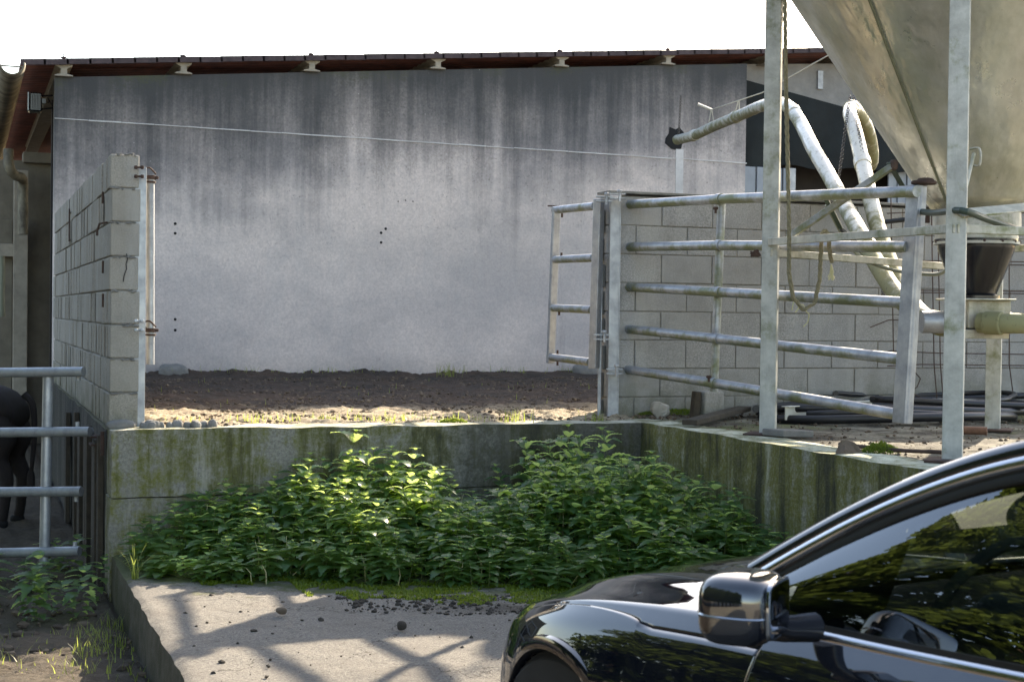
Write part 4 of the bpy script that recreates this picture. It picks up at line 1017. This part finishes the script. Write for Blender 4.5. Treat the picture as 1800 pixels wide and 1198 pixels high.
# nettles and weeds on the low ground left of the wall corner
NV = []; NF = []; off = 0
for _ in range(95):
    u, v = random.uniform(-1.8, .70), random.uniform(8.1, 9.8)
    if fbm(u*1.5, v*1.5, 2) < -.25 : continue
    V_, F_, ms = protos[random.randrange(len(protos))]; s = random.uniform(.25, .55); a = random.uniform(0, 6.28); ca, sa = math.cos(a), math.sin(a)
    W_ = np.stack(((V_[:, 0]*ca-V_[:, 1]*sa)*.85+u, (V_[:, 0]*sa+V_[:, 1]*ca)*.85+v, V_[:, 2]*s+GZ), 1); W_[:, 0] = np.minimum(W_[:, 0], .77)
    NV.append(W_); NF += [tuple(q+off for q in f) for f in F_]; off += len(V_)
m = MB(); m.v = np.concatenate(NV).tolist(); m.f = NF
tag(m.build('nettles', 'nettle_leaf', smooth=True, angle=180), 'low dark nettles growing under the left yard gate', 'nettles', kind='stuff')
# spiky grass at the corner
p = onz(237, 1018, PZ)
tag(blades([(p.x+random.gauss(0, .012), p.y+random.gauss(0, .012), PZ-.01, 1) for _ in range(26)], .14, .26, .005, 1.3, 5).build('grass_tuft', 'grass_blade'), 'spiky dry grass tuft at the left corner of the concrete pad', 'grass')
# ================================================================= CAR  (local: x forward, y to its left, z up, origin under the front axle)
CZ = -1.635
car = empty('car', (2.46, 4.08, CZ), math.atan2(.979, -.203), label='glossy black saloon car parked nose towards the nettles in the bottom right corner', cat='car')
def CB(mb, *a, **k): mb.world = False; return mb.build(*a, **k)
def W(x):
    w_ = .915-.010*max(0, -x-2.2)**1.2 if x < 0 else .915
    if x > -.35:
        q = (x+.35)/1.20; w_ = .915*max(0, 1-min(1, q)**3.3)**(1/2.0)
    if x < -3.2: q = (-3.2-x)/.75; w_ = (.915-.010*max(0, 3.2-2.2)**1.2)*max(0, 1-min(1, q)**2.6)**(1/2.2)
    return w_
def cub(x, xs_, ys_):
    """smooth (Catmull-Rom style) interpolation"""
    xs_ = np.array(xs_); ys_ = np.array(ys_); d = np.gradient(ys_, xs_)
    i = int(np.clip(np.searchsorted(xs_, x)-1, 0, len(xs_)-2)); h = xs_[i+1]-xs_[i]; t_ = float(np.clip((x-xs_[i])/h, 0, 1))
    return float((2*t_**3-3*t_**2+1)*ys_[i]+(t_**3-2*t_**2+t_)*h*d[i]+(-2*t_**3+3*t_**2)*ys_[i+1]+(t_**3-t_**2)*h*d[i+1])
Hx = [-3.95, -3.6, -3.0, -2.0, -1.2, -.8, -.3, .1, .4, .65, .85]
Hs = [.84, .93, .955, .935, .90, .885, .845, .79, .715, .63, .54]       # shoulder
Hc_ = [.90, 1.0, 1.02, 1.0, .98, .965, .925, .865, .785, .69, .56]     # centre line
Hsf = lambda x: cub(x, Hx, Hs); Hcf = lambda x: cub(x, Hx, Hc_)
RA_ = .352
def zb(x):
    z = .24
    for c in (0, -2.85):
        if abs(x-c) < RA_: z = max(z, .325+math.sqrt(max(0, RA_**2-(x-c)**2)))
    if x > RA_: z = .22+.05*(x-RA_)
    return z
offz = [0, .08, .16, .30, .45, .60, .68, .76, .84, .92, 1.0]
offd = [.045, .012, .004, .0, .0, .004, .006, .020, .034, .056, .10]
def S_(x, k):
    w_ = W(x); z0_, h = zb(x), Hsf(x); sc_ = max(w_, 0)/.915
    if k <= 1:
        # constant height axis so lines run true over the arches
        zz = .24+(h-.24)*k; zz = z0_+(h-z0_)*k if z0_ > .30 else zz
        kk = (zz-.24)/(h-.24); y = w_-cub(kk, offz, offd)*sc_
        return Vector((x, y, zz))
    s = k-1; y = (w_-.10*sc_)*(1-s)
    z = h+(Hcf(x)-h)*(1-(1-s)**2.2)+.012*math.exp(-((s-.30)/.10)**2)*(1 if x < .5 else 0)
    return Vector((x, max(0, y), z))
def xshift(x, k): return x+.10*max(0, 1-k)*math.exp(-((x+.84)/.32)**2)*(1 if x < -.40 else math.exp(-((x+.40)/.1)**2))
cols = sorted(set(np.round(np.concatenate([
    np.linspace(-3.95, -3.2, 14), np.linspace(-3.2, -2.85-RA_, 3), -2.85-RA_*np.cos(np.linspace(0, math.pi, 26)), np.linspace(-2.85+RA_, -1.93, 8), [-1.935, -1.929], np.linspace(-1.92, -.845, 14), [-.842, -.836], np.linspace(-.83, -RA_, 8), -RA_*np.cos(np.linspace(0, math.pi, 40)), np.linspace(RA_, .849, 26)]), 5)))
rows = sorted(set(list(np.linspace(0, .90, 26))+[.925, .931]+list(np.linspace(.94, 1.0, 6))+list(np.linspace(1.02, 2.0, 22))))
hood_lo = .928
def patch(x0, x1, k0, k1, sides=(1, -1)):
    mb = MB(); cs = [c for c in cols if x0-1e-6 <= c <= x1+1e-6]; ks = [k for k in rows if k0-1e-6 <= k <= k1+1e-6]
    for sg in sides:
        mb.grid([[(lambda p: (p.x, p.y*sg, p.z))(S_(xshift(c, k), k)) for k in ks] for c in cs], flip=(sg > 0))
    return mb
# body = fenders, bumper, quarter, rocker, roof later
def merge(*ms):
    m = MB()
    for q in ms: m.add(q.v, q.f)
    return m
for sg in (1, -1):
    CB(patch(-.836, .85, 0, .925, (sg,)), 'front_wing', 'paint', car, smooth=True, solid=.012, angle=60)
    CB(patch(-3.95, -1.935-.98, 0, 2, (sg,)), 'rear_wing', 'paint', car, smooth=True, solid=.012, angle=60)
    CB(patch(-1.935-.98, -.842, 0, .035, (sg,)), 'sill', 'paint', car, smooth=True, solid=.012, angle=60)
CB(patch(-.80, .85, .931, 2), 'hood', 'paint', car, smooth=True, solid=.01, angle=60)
def under():
    mb = MB()
    for sg in (1, -1):
        mb.grid([[(lambda p: (p.x, p.y*sg*.985-sg*.010, p.z-.018))(S_(xshift(c, k), k)) for k in rows] for c in cols if c < .80], flip=(sg > 0))
    return mb
# dark shell just beneath, seen through the panel gaps
mb = MB()
for sg in (1, -1):
    cc_ = [c for c in cols if -3.2 < c < .5]
    mb.grid([[(lambda p: (p.x, (p.y-.022)*sg, p.z-(.02 if k > .8 else 0)))(S_(xshift(c, k), k)) for k in rows if .3 < k < 1.25] for c in cc_], flip=(sg > 0))
CB(mb, 'inner_shell', 'car_trim', car, smooth=True)
for sg, nm in ((1, 'door'), (-1, 'door')):
    for (x0, x1) in ((-1.929, -.842), (-1.935-.975, -1.935)):
        mb = MB(); cs = [c for c in cols if x0-1e-6 <= c <= x1+1e-6]; ks = [k for k in rows if .045 <= k <= 1.0]
        mb.grid([[(lambda p: (p.x, p.y*sg, p.z))(S_(xshift(c, k), k)) for k in ks] for c in cs], flip=(sg > 0))
        d = CB(mb, 'door', 'paint', car, smooth=True, solid=.012, angle=60)
        hm = MB(); p = S_(x0+.16, .76); hm.sup((p.x, (p.y+.012)*sg, p.z), (.11, .018, .016), .6, .7, 10, 20); CB(hm, 'handle', 'chrome', d, smooth=True)
# wheel arches lips, liners, wheels
for c0 in (0, -2.85):
    for sg in (1, -1):
        mb = MB(); P = []
        for th in np.linspace(R(-4), R(184), 40):
            x = c0+RA_*math.cos(th); z = .325+RA_*math.sin(th); yb = (W(x)-.004)
            row = []
            for dr, dy in ((.042, -.012), (.038, .002), (.020, .008), (.002, .006), (-.004, -.004), (-.004, -.05), (0, -.30)):
                rr = RA_+dr; xx, zz = c0+rr*math.cos(th), .325+rr*math.sin(th); wv = W(xx)-(.012 if zz < .5 else 0)
                row.append((xx, (min(wv, yb+.01)+dy)*sg, zz))
            P.append(row)
        mb.grid(P, flip=sg > 0); CB(mb, 'arch_lip', 'paint', car, smooth=True)
        wh = MB(); yc = (W(c0)-.135)*sg
        wh.lathe([(.20, -.11), (.24, -.115), (.31, -.112), (.330, -.09), (.334, 0), (.330, .09), (.31, .112), (.24, .115), (.20, .11)], (c0, yc, .335), 64, 'Y')
        for k in range(56):
            a = 2*math.pi*k/56
            for s2 in (-1, 1): wh.box((c0+.333*math.cos(a), yc+s2*.05, .335+.333*math.sin(a)), (.006, .07, .026), Matrix.Rotation(-a, 3, 'Y') @ Matrix.Rotation(s2*.35, 3, 'X'))
        t_ = CB(wh, 'tyre', 'tyre', car, smooth=True)
        rm_ = MB(); rm_.lathe([(.235, .10*sg), (.225, .07*sg), (.215, -.08*sg)], (c0, yc, .335), 48, 'Y')
        for k in range(10):
            a = 2*math.pi*k/10; rm_.beam((c0+.04*math.cos(a), yc+.075*sg, .335+.04*math.sin(a)), (c0+.225*math.cos(a), yc+.09*sg, .335+.225*math.sin(a)), .03, .022)
        rm_.lathe([(0, .09*sg), (.05, .088*sg), (.055, .06*sg)], (c0, yc, .335), 24, 'Y'); CB(rm_, 'rim', 'alloy', t_, smooth=True)
# greenhouse
GX = [-3.55, -3.2, -2.8, -2.4, -2.0, -1.7, -1.4, -1.15, -.95, -.80, -.66]
GYr = [.70, .655, .62, .605, .60, .605, .625, .655, .69, .725, .76]     # roof rail plan
GZr = [1.02, 1.17, 1.315, 1.39, 1.415, 1.405, 1.355, 1.265, 1.165, 1.075, .985]
rail = lambda x: Vector((x, cub(x, GX, GYr), cub(x, GX, GZr)))
def beltp(x): p = S_(x, 1.0); return Vector((x, p.y-.0, p.z+.004))
xs_r = list(np.linspace(-3.5, -.68, 70))
def sweep(prof, sg):
    """prof: list of (out, up) offsets along the roof rail"""
    P = []
    for x in xs_r:
        p = rail(x); d = (rail(x+.01)-rail(x-.01)).normalized(); out = Vector((0, 1, .45)).normalized(); out = (out-d*out.dot(d)).normalized(); up = d.cross(out); up = up if up.z > 0 else -up
        q = [p+out*a+up*b for a, b in prof]; P.append([(v.x, v.y*sg, v.z) for v in q])
    mb = MB(); mb.grid(P, flip=False); return mb
for sg in (1, -1):
    CB(sweep([(-.065, .036), (-.04, .042), (-.012, .038), (.010, .024), (.020, .004), (.020, -.012), (.012, -.018)], sg), 'roof_rail', 'paint', car, smooth=True, angle=60)
    CB(sweep([(.012, -.018), (.022, -.020), (.027, -.028), (.027, -.040), (.022, -.046), (.012, -.048)], sg), 'window_trim', 'chrome', car, smooth=True, angle=40)
    CB(sweep([(.012, -.048), (.014, -.056), (.010, -.072), (-.03, -.076)], sg), 'window_seal', 'car_trim', car, smooth=True)
# roof panel
P = []
for x in np.linspace(-3.05, -1.62, 30):
    r_ = rail(x); P.append([(x-.03*(1-(t_*t_)), r_.y*t_, r_.z+.022+.045*(1-t_*t_)) for t_ in np.linspace(-.94, .94, 21)])
mb = MB(); mb.grid(P); CB(mb, 'roof', 'paint', car, smooth=True, solid=-.01)
# windscreen: between rails, from cowl to header
P = []
for s in np.linspace(0, 1, 24):
    x = -.78-.86*s; r_ = rail(x); P.append([(x+.16*(1-t_*t_)*(1-.75*s), r_.y*t_, r_.z+.01+.055*(1-t_*t_)*s-.03*(1-t_*t_)*(1-s)) for t_ in np.linspace(-.96, .96, 21)])
mb = MB(); mb.grid(P); CB(mb, 'windscreen', 'glass', car, smooth=True)
P = []
for s in np.linspace(0, 1, 12):
    x = -3.0-.5*s; r_ = rail(x); P.append([(x-.12*(1-t_*t_)*s, r_.y*t_, r_.z+.02+.03*(1-t_*t_)) for t_ in np.linspace(-.95, .95, 15)])
mb = MB(); mb.grid(P); CB(mb, 'rear_window', 'glass', car, smooth=True)
for sg in (1, -1):
    for (x0, x1) in ((-1.90, -.80), (-3.25, -1.99)):
        P = []
        for x in np.linspace(x0, x1, 40):
            a = beltp(x); r_ = rail(x)+Vector((0, .010, -.03)); P.append([(x, (a.y*(1-t_)+r_.y*t_+.02*math.sin(t_*3.14))*sg, a.z*(1-t_)+max(a.z+.002, r_.z)*t_) for t_ in np.linspace(0, 1, 10)])
        mb = MB(); mb.grid(P); CB(mb, 'side_window', 'glass', car, smooth=True)
    mb = MB(); P = [[(x, (beltp(x).y+dy)*sg, beltp(x).z+dz) for dy, dz in ((-.004, .018), (.008, .016), (.014, .006), (.014, -.006), (.006, -.014), (-.004, -.014))] for x in np.linspace(-3.3, -.86, 50)]
    mb.grid(P); CB(mb, 'belt_trim', 'chrome', car, smooth=True, angle=50)
    mb = MB(); P = [[(x, (beltp(x).y+dy)*sg, beltp(x).z+dz) for dy, dz in ((-.03, .030), (-.004, .030), (-.002, .018))] for x in np.linspace(-3.3, -.86, 50)]
    mb.grid(P); CB(mb, 'belt_seal', 'car_trim', car, smooth=True)
    # B pillar and the small corner panel ahead of the window
    mb = MB(); P = []
    for t_ in np.linspace(0, 1, 8):
        a, b = beltp(-1.9), rail(-1.9)+Vector((0, .012, -.04)); a2, b2 = beltp(-1.99), rail(-1.99)+Vector((0, .012, -.04))
        P.append([(lambda v: (v.x, (v.y+.004)*sg, v.z))(a.lerp(b, t_)), (lambda v: (v.x, (v.y+.004)*sg, v.z))(a2.lerp(b2, t_))])
    mb.grid(P); CB(mb, 'pillar', 'black_plastic', car, smooth=True, solid=.03)
    mb = MB(); a, b, c_, d_ = beltp(-.84), beltp(-1.13), rail(-1.13)+Vector((0, .016, -.075)), rail(-.86)+Vector((0, .016, -.06))
    for v in (a, b, c_, d_): v.y = (v.y+.006)*sg
    c_ = b.lerp(c_, .9); mb.add([a, b, c_, d_], [(0, 1, 2, 3)]); CB(mb, 'corner_panel', 'car_trim', car, solid=.02)
    # door mirror
    mm = MB(); cx_, cy_, cz_ = -1.00, .915+.150, 1.0
    Mm = Matrix.Rotation(R(33)*sg, 3, 'Z')
    mm.sup((cx_, cy_*sg, cz_), (.088, .108, .077), .55, .62, 24, 40, Mm)
    mm.v = [(x-(.0 if x < cx_ else 0), y, z) for x, y, z in [(min(v[0], 9), v[1], v[2]-.02*max(0, (abs(v[1])-.95))) for v in mm.v]]
    mr = CB(mm, 'mirror_housing', 'paint', car, smooth=True)
    mm = MB()
    ring_ = []
    mm.sup((cx_, cy_*sg, cz_-.012), (.0895, .1095, .005), .3, .62, 8, 44, Mm); CB(mm, 'mirror_strip', 'chrome', mr, smooth=True)
    mm = MB(); mm.sup((cx_+.004, cy_*sg, cz_-.048), (.078, .100, .036), .7, .62, 14, 36, Mm); CB(mm, 'mirror_base', 'paint', mr, smooth=True)
    mm = MB(); off_ = Mm @ Vector((-.079, 0, 0)); mm.sup((cx_+off_.x, cy_*sg+off_.y, cz_), (.008, .086, .062), .3, .5, 12, 30, Mm); CB(mm, 'mirror_glass', 'mirror_glass', mr, smooth=True)
    mm = MB(); mm.tube([(cx_+.01, .84*sg, .925), (cx_+.01, .93*sg, .93), (cx_+.005, 1.03*sg, .955)], [.035, .03, .035], 12); CB(mm, 'mirror_stalk', 'black_plastic', mr, smooth=True)
# headlamps, grille, number-plate-free bumper intake
for sg in (1, -1):
    mb = MB(); mb.grid([[(lambda p, n_: (p.x+.004, (p.y+.005)*sg, p.z+.002))(S_(x, k), 0) for k in np.linspace(.70, .90, 8)] for x in np.linspace(.50, .78, 14)], flip=sg > 0); CB(mb, 'headlight', 'lamp_glass', car, smooth=True)
    mb = MB(); mb.grid([[(lambda p: (p.x-.004, (p.y+.004)*sg, p.z+.002))(S_(x, k)) for k in np.linspace(.72, .9, 6)] for x in np.linspace(-3.88, -3.6, 10)], flip=sg > 0); CB(mb, 'tail_light', 'rust', car, smooth=True)
mb = MB()
for k in range(8): mb.box((.852, 0, .36+k*.035), (.02, .70-.02*k, .012))
mb.box((.845, 0, .48), (.012, .74, .30)); CB(mb, 'grille', 'black_plastic', car)
# cabin
mb = MB(); mb.sup((-.98, 0, .83), (.26, .72, .13), .5, .4, 14, 32); CB(mb, 'dashboard', 'cabin', car, smooth=True)
mb = MB(); P = [(.19*math.cos(a), .19*math.sin(a)) for a in np.linspace(0, 2*math.pi, 33)]
c0 = Vector((-1.14, .42, .95)); ax1 = Vector((0, 1, 0)); ax2 = Vector((-.42, 0, .91)).normalized()
mb.tube([c0+ax1*a+ax2*b for a, b in P], .015, 10); nrm_ = ax1.cross(ax2)
mb.sup(c0-nrm_*.03, (.04, .07, .06), .8, .8, 10, 14)
for a in (0, math.pi, -math.pi/2): mb.beam(c0, c0+(ax1*math.cos(a)+ax2*math.sin(a))*.18, .02, .03)
CB(mb, 'steering_wheel', 'cabin_light', car, smooth=True)
for sg in (1, -1):
    mb = MB(); mb.sup((-2.12, .37*sg, .78), (.11, .25, .38), .6, .6, 16, 24, Matrix.Rotation(R(-18), 3, 'Y')); mb.sup((-1.9, .37*sg, .47), (.27, .25, .12), .6, .6, 12, 24); mb.sup((-2.27, .37*sg, 1.19), (.055, .13, .10), .7, .6, 12, 20, Matrix.Rotation(R(-14), 3, 'Y'))
    CB(mb, 'seat', 'cabin', car, smooth=True)
    mb = MB(); P = [[(x, (beltp(x).y-.05)*sg, z) for z in (.35, .6, .80, .90)] for x in np.linspace(-3.0, -.85, 20)]; mb.grid(P, flip=sg < 0); CB(mb, 'door_card', 'cabin_light', car, smooth=True)
mb = MB(); mb.sup((-2.85, 0, .85), (.12, .62, .38), .6, .4, 12, 24, Matrix.Rotation(R(-18), 3, 'Y')); CB(mb, 'rear_seat', 'cabin', car, smooth=True)
mb = MB(); mb.box((-1.6, 0, .25), (4.2, 1.5, .08)); CB(mb, 'floor_pan', 'car_trim', car)
mb = MB(); mb.sup((-.80, 0, .925), (.10, .74, .02), .6, .3, 8, 30); CB(mb, 'cowl', 'car_trim', car, smooth=True)

# ================================================================= COW
cw = empty('cow', atZ(-40, 905, 11.3).xyz*1, label='black cow standing behind the left gate, only its rump and hind leg in view', cat='cow')
cw.location = (atZ(-70, 800, 11.3).x, atZ(-70, 800, 11.3).y, GZ); cw.rotation_euler = (0, 0, R(175)-YAW)
def skin(chain_list, name, mat, parent):
    """chain_list: list of polylines [(x,y,z,r)...]; first points may repeat earlier ones"""
    vs = []; es = []; idx = {}; rad = []
    for ch in chain_list:
        prev = None
        for p in ch:
            k = tuple(round(q, 4) for q in p[:3])
            if k not in idx: idx[k] = len(vs); vs.append(k); rad.append(p[3:] if len(p) > 4 else (p[3], p[3]))
            if prev is not None: es.append((prev, idx[k]))
            prev = idx[k]
    me = bpy.data.meshes.new(name+'_src'); me.from_pydata(vs, es, []); o = bpy.data.objects.new(name, me); col.objects.link(o)
    o.modifiers.new('skin', 'SKIN'); sv = me.skin_vertices[0].data if me.skin_vertices else None
    if sv is None:
        bpy.context.view_layer.objects.active = o; sv = me.skin_vertices[0].data
    for i, r_ in enumerate(rad): sv[i].radius = r_
    sv[0].use_root = True
    s = o.modifiers.new('sub', 'SUBSURF'); s.levels = s.render_levels = 2
    dg = bpy.context.evaluated_depsgraph_get(); m2 = bpy.data.meshes.new_from_object(o.evaluated_get(dg)); m2.name = name
    bpy.data.objects.remove(o); o = bpy.data.objects.new(name, m2); col.objects.link(o); m2.materials.clear(); m2.materials.append(MT[mat])
    m2.polygons.foreach_set('use_smooth', [True]*len(m2.polygons)); o.parent = parent; return o
# x forward (towards image left), rump at x = -.6
def leg(x, y, hind):
    if hind: return [(x+.12, y*.7, .80, .16), (x+.05, y, .66, .18, .12), (x+.09, y, .52, .11, .08), (x-.02, y, .38, .060), (x, y, .20, .044), (x+.01, y, .10, .040), (x+.03, y, .03, .050)]
    return [(x, y*.7, .74, .13), (x, y, .58, .085), (x+.01, y, .38, .050), (x, y, .20, .036), (x, y, .10, .040), (x+.02, y, .03, .050)]
sp = [(-.50, 0, .90, .15, .20), (-.34, 0, .84, .23, .25), (0, 0, .80, .27, .29), (.35, 0, .80, .26, .28), (.62, 0, .86, .19, .23), (.82, 0, .96, .13, .17), (1.0, 0, 1.02, .10, .13), (1.14, 0, 1.0, .09, .11), (1.30, 0, .90, .065, .07), (1.38, 0, .85, .055, .055)]
ch = [sp]
for y in (.15, -.15):
    ch.append([sp[1]]+leg(-.42, y, True)[0:]); ch.append([sp[3]]+leg(.42, y, False)[0:])
for y in (.17, -.17): ch.append([sp[6], (.99, y*.6, 1.08, .03), (.97, y*1.1, 1.08, .035, .015)])
body_ = skin(ch, 'body', 'hide', cw)
mb = MB(); mb.tube(bez([(-.50, 0, 1.0), (-.57, 0, .92), (-.585, 0, .7), (-.57, 0, .5), (-.56, 0, .38)], 5), [.03-.016*k/20 for k in range(20)]+[.02], 8); mb.world = False
mb.sup((-.56, 0, .34), (.03, .03, .09), .8, .8, 8, 10); mb.build('tail', 'hide', cw, smooth=True)
for sg in (1, -1):
    for hx in (-.39, .44): mb = MB(); mb.sup((hx, .15*sg, .03), (.055, .045, .032), .6, .9, 8, 14); CB(mb, 'hoof', 'dark', cw, smooth=True)
    mb = MB(); mb.sup((1.20, .085*sg, 1.0), (.014, .008, .012), 1, 1, 8, 8); CB(mb, 'eye', 'black_plastic', cw, smooth=True)

# ================================================================= TREES left of and behind the photographer (mirrored in the car)
def conifer(h, r_, n, seed):
    rd = random.Random(seed); V = []; F = []
    for _ in range(n):
        t_ = rd.random()**1.3; z = h*(.06+.94*t_); rr = r_*(1-t_)**.75*(.75+.35*math.sin(z*5+rd.random()))*(rd.random()**.35); a = rd.uniform(0, 6.283)
        x, y = rr*math.cos(a), rr*math.sin(a); s = rd.uniform(.10, .24); b = a+rd.uniform(-.7, .7); dr = rd.uniform(-.3, .35)
        d = Vector((math.cos(b), math.sin(b), dr)).normalized()*s; u_ = Vector((-math.sin(b), math.cos(b), rd.uniform(-.5, .5)))*s*.32; o = len(V); c = Vector((x, y, z))
        V += [c-u_*.4, c+d*.5-u_, c+d, c+d*.5+u_, c+u_*.4]; F.append((o, o+1, o+2, o+3, o+4))
    return V, F
def make_tree():
    e = empty('conifer', (0, 0, GZ), label='dark green conifer of the tall hedge left of the yard', cat='tree', group='hedge conifers beside the yard')
    V, F = conifer(8.0, 1.5, 17000, 3); mb = MB(); mb.v, mb.f = [tuple(v) for v in V], F; CB(mb, 'crown', 'conifer', e)
    mb = MB(); mb.tube([(0, 0, 0), (0.02, 0, 1.5), (0, .03, 4.5), (0, 0, 7.6)], [.18, .14, .08, .015], 10); CB(mb, 'trunk', 'bark', e, smooth=True); return e
tree0 = make_tree(); k = 0
for i in range(18):
    Zc = -10+i*1.1; Xc = -8.2+random.uniform(-.3, .3)-.05*Zc
    loc = _r0*Xc+Vector((_f.x, _f.y, 0)).normalized()*Zc
    if Zc > 8.6: continue
    if k == 0: o = tree0
    else:
        o = tree0.copy(); col.objects.link(o)
        for chd in list(tree0.children): c = chd.copy(); col.objects.link(c); c.parent = o
    s = random.uniform(.85, 1.15); o.location = (loc.x, loc.y, GZ-.05); o.rotation_euler = (0, 0, random.uniform(0, 6.28)); o.scale = (s, s, s*random.uniform(1.25, 1.5)); k += 1
